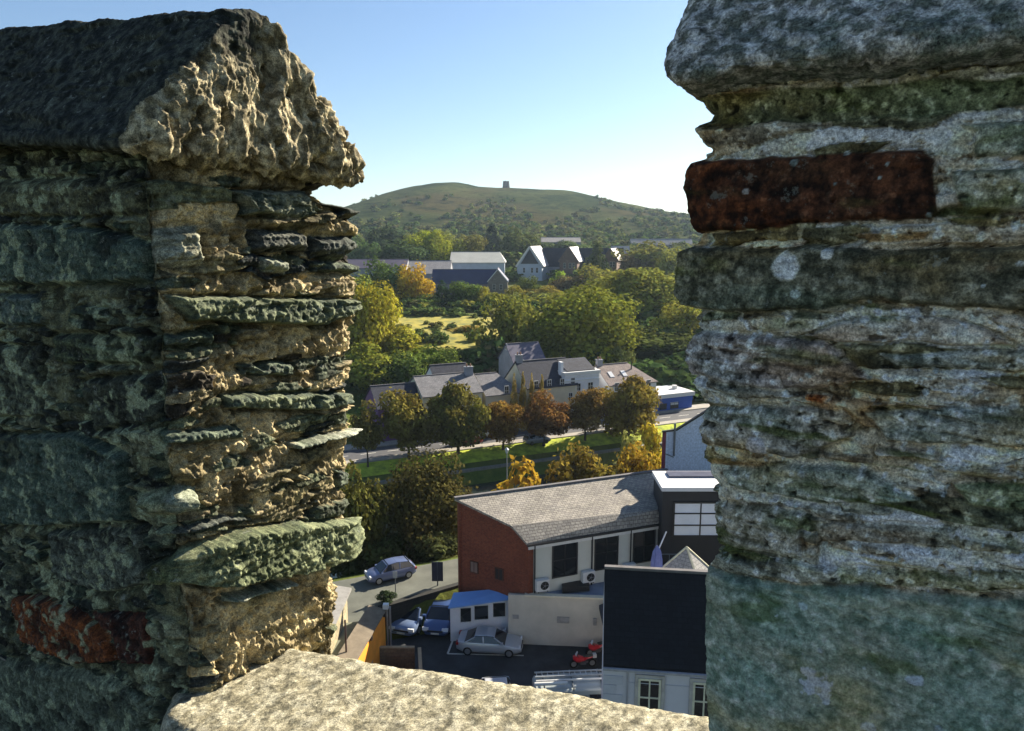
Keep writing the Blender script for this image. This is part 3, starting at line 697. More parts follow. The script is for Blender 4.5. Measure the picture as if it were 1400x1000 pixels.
# ============================================================ TREES
def crown(seed, kind, nl=3200, leaf=.30):
    """crown of a 1 m wide, 1 m high tree from z 0..1; returns verts, tris-as-quads, tone"""
    g = np.random.default_rng(seed)
    lobes = []
    if kind == 'cone':
        for k in range(70):
            z = g.random()**1.25*.97; r = .5*(1-z)**.85*(.55+.5*g.random()); a = g.random()*6.28
            lobes.append((r*math.cos(a), r*math.sin(a), z, .07+.07*(1-z)))
    else:
        n = {'round': 40, 'bushy': 38, 'loose': 30, 'shrub': 24}[kind]
        for k in range(n):
            d = g.normal(size=3); d /= np.linalg.norm(d); rr = (.55+.45*g.random()) if g.random() < .8 else .4*g.random()
            if kind == 'bushy': d[2] = d[2]*.9+.1
            irr = 1+.22*math.sin(3*math.atan2(d[1], d[0])+seed)*(kind != 'round')+.12*g.normal()
            R_ = .36*rr*irr
            z = .5+.5*d[2]*rr*.78
            flare = 1.0 if kind == 'round' else 1.12-.35*max(0, z-.45)
            lobes.append((d[0]*R_*flare, d[1]*R_*flare, z, (.10+.09*g.random())*{'shrub': 1.15, 'bushy': 1.12}.get(kind, 1)))
    L = np.array(lobes); wt = L[:, 3]**2; li = g.choice(len(L), nl, p=wt/wt.sum())
    d = g.normal(size=(nl, 3)); d[:, 2] += .25; d /= np.linalg.norm(d, axis=1)[:, None]
    rad = L[li, 3]*(.62+.48*g.random(nl)**.6)*(1+.25*(g.random(nl) > .93))
    c = L[li, :3]+d*rad[:, None]*np.array([1, 1, .85])
    if kind != 'cone':
        keep = np.ones(nl, bool)
        for k in range(4 if kind == 'round' else 14):
            q = g.normal(size=3); q /= np.linalg.norm(q); q = np.array([0, 0, .5])+q*np.array([.42, .42, .46])
            keep &= np.linalg.norm(c-q, axis=1) > .05+.07*g.random()
        c = c[keep]; d = d[keep]; li = li[keep]; nl = len(c)
    nrm = d*1.+g.normal(size=(nl, 3))*.45+np.array([0, 0, .25]); nrm /= np.linalg.norm(nrm, axis=1)[:, None]
    t1 = np.cross(nrm, g.normal(size=(nl, 3))); t1 /= np.linalg.norm(t1, axis=1)[:, None]; t2 = np.cross(nrm, t1)
    s1 = leaf*(.5+.7*g.random(nl))[:, None]*.5; s2 = s1*(.55+.4*g.random(nl))[:, None]
    Vv = np.stack([c-t1*s1, c-t2*s2, c+t1*s1, c+t2*s2], 1).reshape(-1, 3)
    if kind != 'cone':
        for ax in (0, 1):
            lo, hi = np.percentile(Vv[:, ax], (1.5, 98.5)); Vv[:, ax] = (Vv[:, ax]-(lo+hi)/2)/(hi-lo)
        lo, hi = np.percentile(Vv[:, 2], (1.5, 98.5)); Vv[:, 2] = (Vv[:, 2]-lo)/(hi-lo)
    Vv[:, 2] = np.clip(Vv[:, 2], -.02, None)
    tone = np.repeat(np.clip(.5+.16*g.normal(size=nl)+.16*(g.random(len(L))[li]-.5)*2, 0, 1), 4)
    return Vv, np.arange(nl*4).reshape(-1, 4), tone
def crown_mesh(nm, *a, **k):
    Vv, F, tone = crown(*a, **k)
    o = np_mesh(nm, Vv, F, M_LEAF, None, False, {'tone': tone}); me = o.data; bpy.data.objects.remove(o); return me
PR = {'round': [crown_mesh('round_crown', s_, 'round', 9000, .055) for s_ in (1, 2, 3, 4)],
      'bushy': [crown_mesh('bushy_crown', s_, 'bushy', 6500, .060) for s_ in (11, 12, 13, 14, 15)],
      'loose': [crown_mesh('loose_crown', s_, 'loose', 4200, .060) for s_ in (21, 22, 23)],
      'shrub': [crown_mesh('shrub_crown', s_, 'shrub', 2600, .085) for s_ in (31, 32, 33, 34)],
      'cone': [crown_mesh('conifer_crown', s_, 'cone', 4200, .060) for s_ in (41, 42)],
      'huge': [crown_mesh('huge_crown', 71, 'bushy', 24000, .026)],
      'big': [crown_mesh('big_crown', s_, 'bushy', 15000, .038) for s_ in (51, 52, 53)]}
def trunk_mesh(seed):
    g = random.Random(seed); m = MB(); pts = [Vector((0, 0, -.06))]
    for k in range(1, 6): pts.append(Vector((g.uniform(-.02, .02)*k, g.uniform(-.02, .02)*k, k*.2)))
    for k in range(5): m.tube(pts[k], pts[k+1], .075*(1-.13*k)*(1.3 if k == 0 else 1), .075*(1-.13*(k+1)), 9, False)
    for k in range(6):
        a = g.uniform(0, 6.28); m.tube(pts[3+k % 3], pts[3+k % 3]+Vector((math.cos(a)*.4, math.sin(a)*.4, .35+.2*g.random())), .03, .012, 6, False)
    o = m.build('trunk', M_BARK, smooth=True); me = o.data; bpy.data.objects.remove(o); return me
TRK = [trunk_mesh(k) for k in range(3)]
tcount = [0]
def tree(kind, px, yt, yb, wpx, Y, c, label, group=None, name=None, base=None, trunk=True, cat='tree'):
    """crown between photo rows yt..yb at column px, distance Y; the trunk goes down to the ground"""
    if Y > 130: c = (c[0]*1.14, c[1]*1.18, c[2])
    top = P(px, yt, Y); bot = P(px, yb, Y)
    gz = base if base is not None else ground_z(top.x, Y)
    cb = max(bot.z, gz) if trunk else gz
    wm_ = (.9 if name == 'promenade_tree' else 1)*wpx*(Y*math.cos(PIT)+(ZC-(top.z+cb)/2)*math.sin(PIT))/FPX
    k = tcount[0]; tcount[0] += 1
    nm = name or {'cone': 'conifer', 'shrub': 'shrub'}.get(kind, 'tree')
    t = thing(nm, (top.x, Y, gz), label, cat, group, rz=(k*2.399) % 6.28)
    me = PR[kind][k % len(PR[kind])]
    cr = bpy.data.objects.new('crown', me); col.objects.link(cr); cr.parent = t; cr.color = (*c, 1)
    fz = {'round': 1.0}.get(kind, 1.0)
    cr.location.z = cb-gz; cr.scale = (wm_, wm_, max(.5, top.z-cb)*fz)
    hgt = (cb-gz)+.45*(top.z-cb)
    tr = bpy.data.objects.new('trunk', TRK[k % 3]); col.objects.link(tr); tr.parent = t
    tw = min(3.2, max(.6, wm_*.42)); tr.scale = (tw, tw, hgt)
    return t
GY, OL, OR, RB, GB_, DG, YG, MG = (.10, .09, .02), (.12, .11, .022), (.16, .095, .022), (.135, .07, .022), (.17, .11, .022), (.028, .048, .016), (.20, .18, .02), (.06, .095, .02)
PG = 'round headed trees along the riverside promenade'
for (px, yt, yb, wp, bx, by, c, lb) in (
    (500, 556, 612, 46, 490, 636, (.10, .085, .022), 'leftmost promenade tree half hidden behind the left merlon'),
    (557, 540, 610, 74, 558, 627, (.12, .10, .022), 'olive promenade tree, second along the row from the left merlon'),
    (625, 530, 606, 80, 625, 619, GY, 'largest yellow green promenade tree in front of the grey roofed house'),
    (688, 552, 600, 54, 688, 613, OR, 'small orange tinted promenade tree in front of the cream wall with one window'),
    (744, 540, 592, 66, 745, 607, RB, 'russet red promenade tree, the reddest of the row'),
    (801, 536, 584, 54, 801, 600, (.14, .09, .024), 'bronze promenade tree in front of the white house'),
    (861, 520, 590, 82, 855, 593, (.145, .11, .022), 'broad golden brown promenade tree, last of the row towards the blue shopfront')):
    b = W(bx, by, -6.0); t = tree('round', px, yt, yb, wp, b.y, c, lb, PG, 'promenade_tree', -6.05)
for a in (
    # near bank; the dark shrubs are added to stand in for tree shade
    ('huge', 577, 639, 785, 130, 57, (.05, .044, .014), 'large dark round tree on the near bank beside the red brick gable', None, None, None),
    ('shrub', 520, 735, 775, 70, 53.5, (.05, .06, .018), 'dark shrub added for tree shade on the bank behind the blue grey car', 'dark shrubs added for tree shade on the near bank', None, None),
    ('shrub', 478, 745, 790, 60, 53, (.05, .06, .018), 'dark shrub added on the bank by the left merlon above the street', 'dark shrubs added for tree shade on the near bank', None, None),
    ('shrub', 600, 730, 775, 60, 53, (.045, .05, .018), 'dark shrub added for tree shade between the big dark tree and the brick gable', 'dark shrubs added for tree shade on the near bank', None, None),
    ('bushy', 488, 652, 770, 64, 54, (.075, .075, .018), 'leafy green tree against the edge of the left merlon above the street', None, None, None),
    ('bushy', 798, 623, 700, 88, 74, (.15, .11, .02), 'bushy yellow green tree rising behind the ridge of the slate roof', 'riverside bushes behind the slate roof', None, None),
    ('bushy', 879, 615, 700, 72, 75, (.24, .16, .02), 'golden bush next to the maroon edge of the pale blue building', 'riverside bushes behind the slate roof', None, None),
    ('shrub', 697, 652, 720, 92, 69, (.27, .17, .02), 'low yellow bush behind the slate roof at the lamp post', 'riverside bushes behind the slate roof', None, None),
    ('shrub', 888, 583, 600, 40, 101, (.34, .26, .02), 'bright yellow shrub on the grass bank below the last promenade tree', None, None, None),
    ('shrub', 863, 600, 616, 26, 96, (.22, .22, .06), 'pale green shrub at the foot of the grass bank', None, None, None),
    # behind the terrace
    ('big', 798, 401, 498, 124, 152, (.115, .12, .02), 'huge olive green tree standing over the white house', 'big trees behind the terrace', None, None),
    ('bushy', 708, 411, 486, 84, 158, (.10, .10, .02), 'tall olive tree left of the huge one behind the terrace', 'big trees behind the terrace', None, None),
    ('big', 868, 371, 470, 124, 195, (.14, .14, .03), 'broad pale olive tree up the slope right of the huge one', 'big trees behind the terrace', None, None),
    ('bushy', 928, 418, 500, 58, 168, (.17, .16, .03), 'yellowish tree touching the edge of the right merlon', 'big trees behind the terrace', None, None),
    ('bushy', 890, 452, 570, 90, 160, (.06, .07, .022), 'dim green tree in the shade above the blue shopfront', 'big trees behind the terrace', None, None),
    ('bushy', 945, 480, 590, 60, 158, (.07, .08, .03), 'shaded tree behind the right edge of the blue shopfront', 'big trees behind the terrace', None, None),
    ('loose', 846, 476, 540, 44, 148, (.10, .11, .04), 'thin leafy tree above the brown roof with skylights', 'big trees behind the terrace', None, None),
    ('big', 497, 396, 520, 84, 150, (.20, .175, .022), 'tall yellow green tree hugging the left merlon', 'yellow green trees left of the field', None, None),
    ('bushy', 537, 448, 530, 72, 150, (.17, .155, .022), 'yellow green bushy tree at the left corner of the field', 'yellow green trees left of the field', None, None),
    ('bushy', 500, 478, 560, 78, 138, (.13, .14, .024), 'green tree above the dark low roof by the left merlon', 'yellow green trees left of the field', None, None),
    ('bushy', 572, 476, 528, 60, 146, (.13, .15, .026), 'mid green bush in the lower field above the grey roofed house', 'yellow green trees left of the field', None, None),
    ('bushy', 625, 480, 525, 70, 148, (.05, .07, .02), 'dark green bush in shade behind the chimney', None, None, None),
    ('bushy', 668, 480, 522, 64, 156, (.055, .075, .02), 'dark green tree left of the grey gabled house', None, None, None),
    ('shrub', 597, 461, 484, 24, 168, (.08, .055, .02), 'dark round bush alone in the yellow field', None, None, None),
    ('shrub', 641, 446, 468, 42, 180, (.16, .11, .03), 'brownish bush at the right end of the yellow field', None, None, None),
    ('bushy', 455, 440, 545, 90, 148, (.15, .14, .024), 'green tree mostly hidden behind the left merlon edge', 'yellow green trees left of the field', None, None),
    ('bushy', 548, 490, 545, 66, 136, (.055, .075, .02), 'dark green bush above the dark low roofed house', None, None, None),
    ('bushy', 600, 482, 530, 60, 142, (.085, .11, .022), 'green bush behind the ridge of the long grey roof', None, None, None),
    ('bushy', 745, 440, 500, 70, 150, (.085, .09, .02), 'olive tree filling the dip between the two tall trees behind the terrace', 'big trees behind the terrace', None, None),
    ('bushy', 838, 446, 505, 60, 158, (.11, .115, .022), 'olive bushy tree at the right foot of the huge olive tree', 'big trees behind the terrace', None, None),
    ('bushy', 912, 400, 470, 70, 205, (.13, .13, .035), 'hazy olive tree beyond the yellowish one at the right merlon', 'big trees behind the terrace', None, None),
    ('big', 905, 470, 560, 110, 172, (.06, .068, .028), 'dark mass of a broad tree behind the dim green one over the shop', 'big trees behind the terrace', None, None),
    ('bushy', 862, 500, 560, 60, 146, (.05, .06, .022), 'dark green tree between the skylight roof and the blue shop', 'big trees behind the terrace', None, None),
    ('bushy', 694, 446, 480, 40, 186, (.10, .10, .02), 'olive tree at the right end of the field', None, None, None),
    ('bushy', 722, 430, 470, 70, 190, (.11, .11, .022), 'olive tree behind the gap left of the huge olive tree', 'big trees behind the terrace', None, None),
    ('bushy', 775, 402, 440, 80, 225, (.16, .15, .028), 'wide yellow olive tree peeping over the huge olive tree', 'trees along the top of the field', None, None),
    ('bushy', 815, 392, 430, 80, 235, (.13, .13, .03), 'wide olive tree left of the broad pale olive tree', 'trees along the top of the field', None, None),
    ('bushy', 935, 375, 430, 70, 240, (.14, .14, .035), 'hazy yellowish tree at the right merlon below the dark stone', 'trees along the top of the field', None, None),
    ('bushy', 480, 380, 440, 70, 215, (.10, .12, .025), 'green tree against the left merlon below the purple roof', 'trees along the top of the field', None, None),
    ('bushy', 578, 405, 436, 46, 222, (.06, .085, .022), 'low green bush under the bright yellow tree', 'trees along the top of the field', None, None),
    ('bushy', 680, 402, 438, 44, 222, (.13, .13, .025), 'olive bush below the stone gable of the navy hall', 'trees along the top of the field', None, None),
    ('bushy', 742, 402, 434, 50, 232, (.085, .09, .025), 'dark olive bush in the middle of the hedge below the school', 'trees along the top of the field', None, None),
    # top of the field
    ('bushy', 519, 361, 424, 64, 232, (.055, .08, .024), 'dark green round tree below the long purple roof', 'trees along the top of the field', None, None),
    ('bushy', 564, 366, 424, 46, 228, (.30, .20, .02), 'bright yellow autumn tree below the pale barn roof', 'trees along the top of the field', None, None),
    ('cone', 604, 384, 430, 34, 226, (.025, .045, .02), 'dark conical evergreen right of the bright yellow tree', 'trees along the top of the field', None, None),
    ('bushy', 637, 388, 430, 48, 228, (.06, .085, .02), 'green round tree beneath the navy roof', 'trees along the top of the field', None, None),
    ('loose', 660, 394, 432, 30, 226, (.20, .18, .03), 'small yellowish tree under the right half of the navy roof', 'trees along the top of the field', None, None),
    ('loose', 700, 392, 430, 32, 232, (.16, .14, .03), 'thin yellowish tree in front of the stone gable', 'trees along the top of the field', None, None),
    ('bushy', 722, 381, 420, 36, 250, (.07, .085, .022), 'dark green bush below the pale school gable', 'trees along the top of the field', None, None),
    ('bushy', 748, 393, 424, 40, 244, (.18, .145, .03), 'golden olive bush below the slate school roof', 'trees along the top of the field', None, None),
    ('shrub', 764, 372, 396, 22, 270, (.17, .22, .03), 'bright lime green shrub before the school wall', 'trees along the top of the field', None, None),
    ('bushy', 785, 379, 410, 58, 262, (.10, .075, .04), 'brownish bush below the brown school gable', 'trees along the top of the field', None, None),
    ('bushy', 822, 368, 405, 76, 262, (.15, .14, .03), 'wide olive hedge tree below the evergreen of the school', 'trees along the top of the field', None, None),
    ('cone', 816, 332, 378, 40, 300, (.05, .06, .025), 'tall dark evergreen standing among the school roofs', None, None, None),
    ('bushy', 893, 336, 382, 74, 300, (.13, .125, .035), 'wide hazy green tree right of the school', None, None, None),
    ('bushy', 868, 352, 385, 40, 292, (.10, .075, .045), 'brownish tree against the right end of the school', None, None, None),
    ('bushy', 925, 345, 395, 50, 280, (.14, .14, .035), 'hazy olive tree touching the right merlon above the dark stone', None, None, None),
    # beyond the barns
    ('bushy', 497, 330, 368, 40, 320, (.05, .075, .03), 'dark green tree beside the left merlon beyond the purple roof', 'trees beyond the barns', None, None),
    ('bushy', 526, 314, 356, 56, 370, (.03, .042, .026), 'blackish round tree beyond the purple roof', 'trees beyond the barns', None, None),
    ('bushy', 552, 332, 362, 56, 322, (.045, .065, .028), 'dark green tree line bush behind the purple roof', 'trees beyond the barns', None, None),
    ('big', 581, 318, 362, 54, 335, (.19, .20, .025), 'bright yellow green tree behind the pale barn roof', 'trees beyond the barns', None, None),
    ('bushy', 612, 320, 358, 42, 345, (.12, .125, .03), 'olive tree between the yellow green one and the white hall', 'trees beyond the barns', None, None),
    ('loose', 640, 322, 352, 40, 350, (.12, .11, .035), 'thin olive tree behind the white hall', 'trees beyond the barns', None, None),
    ('cone', 673, 306, 345, 34, 400, (.028, .035, .03), 'dark blunt evergreen standing highest behind the white hall', 'trees beyond the barns', None, None),
    ('bushy', 708, 317, 356, 46, 380, (.065, .075, .028), 'dull green round tree left of the pale school gable', 'trees beyond the barns', None, None),
    ('bushy', 771, 331, 350, 60, 390, (.06, .08, .035), 'dull green tree line behind the school roofs', 'trees beyond the barns', None, None)):
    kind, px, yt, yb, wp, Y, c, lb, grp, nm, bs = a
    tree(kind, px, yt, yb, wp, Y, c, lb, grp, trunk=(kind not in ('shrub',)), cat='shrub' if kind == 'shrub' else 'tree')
# hedgerows and scrub: uncountable, one object each
def scrub(name, pts, cols):
    VV, FF, TT, CC = [], [], [], []; o = 0
    protos = [crown(60+k, 'shrub', 190, .26) for k in range(5)]
    for i, (x, y, s_, ci) in enumerate(pts):
        v, f, tn = protos[i % 5]; a = rng.random()*6.28; c_, s2 = math.cos(a), math.sin(a)
        q = np.stack([(v[:, 0]*c_-v[:, 1]*s2)*s_, (v[:, 0]*s2+v[:, 1]*c_)*s_, v[:, 2]*s_*(.55+.3*rng.random())], -1)
        q += np.array([x, y, ground_z(x, y)-.1*s_])
        VV.append(q); FF.append(f+o); o += len(v); TT.append(tn); CC.append(np.tile(np.array(cols[ci])*(.7+.6*rng.random()), (len(v), 1)))
    return np_mesh(name, np.concatenate(VV), np.concatenate(FF), M_SCRUB, None, False, {'tone': np.concatenate(TT), 'pig': np.concatenate(CC)})
M_SCRUB = M_LEAF.copy(); ts = M_SCRUB.node_tree
at = N(ts, 'ShaderNodeAttribute', attribute_name='pig')
hsn = [n_ for n_ in ts.nodes if n_.type == 'HUE_SAT'][0]; ts.links.new(at.outputs['Color'], hsn.inputs['Color'])
pts = []
cols = [(.045, .075, .022), (.07, .10, .028), (.11, .125, .035), (.10, .10, .04), (.15, .15, .03)]
while len(pts) < 2600:
    y = 440+760*rng.random()**1.15; x = (rng.random()*2-1)*(60+y*.36)+y*.02
    if y > 1080 and rng.random() < .6: continue
    dn_ = float(fbm(np.array([[x, y*.55, 0]]), 1/75, 3, 301)[0])
    if (x < 20+.02*y and rng.random() < .5) or (dn_ < .08 and rng.random() < .85) or (y > 700 and rng.random() < (.55 if dn_ > .1 else .97)) or (y > 930 and abs(x) < 130): continue
    pts.append((x, y, (3+5*rng.random())*(.8 if y > 760 else 1), int(rng.integers(0, 4))))
tag(scrub('hill_scrub', pts, cols), 'scattered scrub and trees over the far hill', 'scrub', kind='stuff')
pts = []
for (x0, y0, x1, y1, n_, s0, ci) in ((-38, 201, -6, 206, 26, 3.2, 1), (-50, 214, 10, 218, 40, 4, 0), (-30, 182, -10, 186, 8, 2, 3), (-40, 163, -6, 200, 13, 1.7, 2), (-36, 163, -6, 176, 12, 3, 1), (-60, 310, 90, 330, 60, 6, 1), (-110, 360, 110, 400, 90, 9, 1), (-110, 405, 120, 440, 110, 9, 2),
                                    (-40, 226, 60, 236, 40, 5, 2), (20, 252, 90, 262, 40, 6, 2), (60, 180, 100, 200, 26, 7, 1), (25, 160, 60, 176, 22, 6, 0), (24, 137, 55, 152, 60, 5, 0), (30, 150, 60, 200, 70, 6, 1), (-40, 124, 20, 140, 40, 4, 0), (60, 150, 190, 330, 150, 10, 1), (55, 165, 200, 175, 40, 9, 2), (75, 170, 180, 215, 40, 10, 0), (-190, 110, -60, 150, 90, 8, 1), (-200, 150, -60, 300, 130, 10, 0), (18, 26, 44, 62, 60, 5, 1), (-60, 36, -22, 50, 40, 5, 0), (-45, 136, -15, 142, 20, 5, 0), (-20, 140, 30, 150, 26, 6, 0)):
    for k in range(n_):
        f_ = rng.random(); pts.append((x0+(x1-x0)*f_+rng.normal()*1.5, y0+(y1-y0)*rng.random(), s0*(.7+.6*rng.random()), ci if rng.random() < .7 else int(rng.integers(0, 5))))
tag(scrub('hedgerow_scrub', pts, cols), 'low hedges and undergrowth between the fields and houses', 'undergrowth', kind='stuff')
# windmill stump on the hill
b = P(692, 260, YH-30); gz = ground_z(b.x, YH-30)
wmz = thing('windmill_tower', (b.x, YH-30, gz), 'squat ruined stone windmill tower alone on the hilltop', 'tower')
m = MB(); n_ = 24; ht = max(9.5, P(692, 248, YH-30).z-gz)
secs = []
for k in range(7):
    f_ = k/6; rad = 5.6-1.0*f_
    secs.append([Vector((b.x+rad*math.cos(j*2*math.pi/n_), YH-30+rad*math.sin(j*2*math.pi/n_), gz-1+(ht+1)*f_+(.5*math.sin(j*1.9) if k == 6 else 0))) for j in range(n_)])
m.loft(secs); m.build('tower_shell', plain('grey_rubble', (.10, .10, .09), .95, .4, .8), wmz)
m = MB(); m.box(b.x-.9, b.x+.9, YH-30-5.75, YH-30-5.2, gz, gz+2.6); m.build('doorway', plain('dark_opening', (.01, .01, .01)), wmz)

# ============================================================ BUILDINGS
M_SLATE = courses('slate_roof', (.055, .06, .085), (.035, .038, .055), (.02, .02, .025), .45, .28, .01, stain=.3)
M_SLATEG = courses('grey_slate_roof', (.27, .26, .27), (.20, .20, .21), (.10, .10, .10), .45, .28, .01, stain=.35)
M_SLATEB = courses('brown_slate_roof', (.34, .27, .24), (.25, .2, .19), (.12, .1, .1), .4, .25, .01, stain=.35)
M_SHED = courses('pale_sheet_roof', (.42, .39, .37), (.38, .35, .34), (.28, .26, .26), .9, 4, .02, stain=.2)
M_WHITE = plain('white_render', (.80, .81, .84), .8, .12, .6)
M_CREAM = plain('cream_render', (.68, .63, .46), .85, .14, .6)
M_GREYW = plain('grey_render', (.30, .31, .34), .9, .2, .6)
M_STONEW = courses('stone_wall', (.30, .26, .22), (.22, .19, .17), (.3, .28, .25), .6, .28, .02, stain=.3)
M_BRN = plain('brown_brick', (.22, .15, .12), .9, .25, .7)
M_PALEB = plain('pale_blue_render', (.46, .53, .62), .85, .12, .6)
M_GLASS = glass('window_glass')
M_FRAME = plain('white_paint', (.72, .72, .7), .5, .1)
M_DARKP = plain('black_paint', (.015, .016, .018), .5, .2)
def face_frame(A, B):
    A = Vector(A); B = Vector(B); d = (B-A); L = math.hypot(d.x, d.y); d = Vector((d.x/L, d.y/L, 0)); nrm = Vector((d.y, -d.x, 0)); return A, d, nrm, L
def window(parent, A, B, t, z0, z1, wd, frame=M_FRAME, bars=(1, 1), pane=None, name='window', proud=.05, fw=.08):
    """window on wall A->B (outside is right of A->B); t metres along; frame with a pane set back in it"""
    A, d, nr, L = face_frame(A, B); c = A+d*t
    m = MB(); o = nr*proud
    def pt(s_, z_): return Vector((c.x+d.x*s_, c.y+d.y*s_, z_))
    h2 = wd/2
    for (a, b_, z_, zz) in ((-h2, -h2+fw, z0, z1), (h2-fw, h2, z0, z1), (-h2+fw, h2-fw, z0, z0+fw), (-h2+fw, h2-fw, z1-fw, z1)):
        m.prism([pt(a, z_)-nr*.03, pt(b_, z_)-nr*.03, pt(b_, zz)-nr*.03, pt(a, zz)-nr*.03], o+nr*.03)
    nb, nh = bars; b2 = fw*.35
    for k in range(1, nb+1):
        s_ = -h2+wd*k/(nb+1); m.prism([pt(s_-b2, z0+fw), pt(s_+b2, z0+fw), pt(s_+b2, z1-fw), pt(s_-b2, z1-fw)], o*.8)
    for k in range(1, nh+1):
        zz = z0+(z1-z0)*k/(nh+1)
        for q in range(nb+1):
            s0 = -h2+wd*q/(nb+1)+(fw if q == 0 else b2); s1 = -h2+wd*(q+1)/(nb+1)-(fw if q == nb else b2)
            m.prism([pt(s0, zz-b2), pt(s1, zz-b2), pt(s1, zz+b2), pt(s0, zz+b2)], o*.8)
    f = m.build(name, frame, parent)
    p = MB(); p.poly([pt(-h2+fw*.9, z0+fw*.9)+nr*.012, pt(h2-fw*.9, z0+fw*.9)+nr*.012, pt(h2-fw*.9, z1-fw*.9)+nr*.012, pt(-h2+fw*.9, z1-fw*.9)+nr*.012])
    p.build('pane', pane or M_GLASS, f)
    return f
def gable_house(name, label, A, B, dep, z0, ze, zr, wall, roof, group=None, cat='house', wins=(), chim=(), hip=(0, 0), oh=.25, verge=None, gwins=()):
    """A,B: front eave corners (x,y), outside is on the right of A->B; ridge parallel to AB"""
    A = Vector((*A, 0)); B = Vector((*B, 0)); A_, d, nr, L = face_frame(A, B)
    root = thing(name, ((A.x+B.x)/2-nr.x*dep/2, (A.y+B.y)/2-nr.y*dep/2, z0), label, cat, group)
    def pt(s_, q, z_): return Vector((A.x+d.x*s_-nr.x*q, A.y+d.y*s_-nr.y*q, z_))
    m = MB()
    m.poly([pt(0, 0, z0), pt(L, 0, z0), pt(L, 0, ze), pt(0, 0, ze)]); m.poly([pt(L, dep, z0), pt(0, dep, z0), pt(0, dep, ze), pt(L, dep, ze)])
    for s_, hp in ((0, hip[0]), (L, hip[1])):
        g = [pt(s_, dep, z0), pt(s_, 0, z0), pt(s_, 0, ze)]+([] if hp else [pt(s_, dep/2, zr-.06)])+[pt(s_, dep, ze)]
        m.poly(g if s_ == 0 else g[::-1])
    m.build('wall', wall, root)
    m = MB(); th_ = .14; sl_ = (zr-ze)/(dep/2); e = oh
    r0, r1 = (hip[0] or -e*.6), (L-hip[1] if hip[1] else L+e*.6)
    x0, x1 = (-e if hip[0] else -e*.6), (L+e if hip[1] else L+e*.6)
    for q0, q1 in ((-e, dep/2), (dep+e, dep/2)):
        top = [pt(x0, q0, ze-sl_*e+.02), pt(x1, q0, ze-sl_*e+.02), pt(r1, q1, zr+.02), pt(r0, q1, zr+.02)]
        if q0 > 0: top = top[::-1]
        m.prism(top, (0, 0, th_))
    if hip[0]: m.prism([pt(x0, dep+e, ze-sl_*e+.02), pt(x0, -e, ze-sl_*e+.02), pt(r0, dep/2, zr+.02)], (0, 0, th_))
    if hip[1]: m.prism([pt(x1, -e, ze-sl_*e+.02), pt(x1, dep+e, ze-sl_*e+.02), pt(r1, dep/2, zr+.02)], (0, 0, th_))
    rf = m.build('roof', roof, root)
    m = MB(); m.bar(pt(r0, dep/2, zr+th_+.04), pt(r1, dep/2, zr+th_+.04), .22, .12); m.build('ridge_tiles', plain('ridge_tile', (.16, .15, .15), .9), rf)
    if verge:
        m = MB()
        for s_ in (x0-.04, x1+.04):
            for q0 in (-e, dep+e): m.bar(pt(s_, q0, ze-sl_*e+.06), pt(s_, dep/2, zr+.08), .07, .3)
        m.build('bargeboard', verge, root)
    for (s_, q, hh, wd, pots) in chim:
        zb = zr-abs(q-dep/2)*sl_
        m = MB(); c = pt(s_, q, 0); m.prism([pt(s_-wd/2, q-.35, zb-.5), pt(s_+wd/2, q-.35, zb-.5), pt(s_+wd/2, q+.35, zb-.5), pt(s_-wd/2, q+.35, zb-.5)], (0, 0, hh+.5))
        m.prism([pt(s_-wd/2-.08, q-.43, zb+hh), pt(s_+wd/2+.08, q-.43, zb+hh), pt(s_+wd/2+.08, q+.43, zb+hh), pt(s_-wd/2-.08, q+.43, zb+hh)], (0, 0, .14))
        ch = m.build('chimney', M_GREYW, rf)
        for k in range(pots):
            p = MB(); sx = s_-wd/2+wd*(k+.5)/pots; p.tube(pt(sx, q, zb+hh+.14), pt(sx, q, zb+hh+.6), .13, .1, 8)
            p.build('chimney_pot', plain('clay_pot', (.35, .2, .13), .9), rf) 
    for (t, za, zb, wd) in wins: window(root, pt(0, 0, 0), pt(L, 0, 0), t, za, zb, wd)
    for (side, t, za, zb, wd) in gwins:
        if side == 1: window(root, pt(L, 0, 0), pt(L, dep, 0), t, za, zb, wd)
        else: window(root, pt(0, dep, 0), pt(0, 0, 0), t, za, zb, wd)
    return root, pt, L
def xy(p): return (p.x, p.y)
Z0T = -5.9
def terrace(name, label, px0, px1, pyr, v, dep, ze_drop, wall, roof, wins=(), **kw):
    """house of the riverside terrace: ridge seen at photo row pyr between columns px0..px1"""
    a = V(px0, pyr, v+dep/2); b = V(px1, pyr, v+dep/2); zr = (a.z+b.z)/2
    d = Vector((1, SV, 0)).normalized(); back = Vector((-d.y, d.x, 0))*dep/2
    return gable_house(name, label, xy(a-back), xy(b-back), dep, Z0T, zr-ze_drop, zr, wall, roof, wins=wins, **kw)
TG = 'houses along the far side of the promenade road'
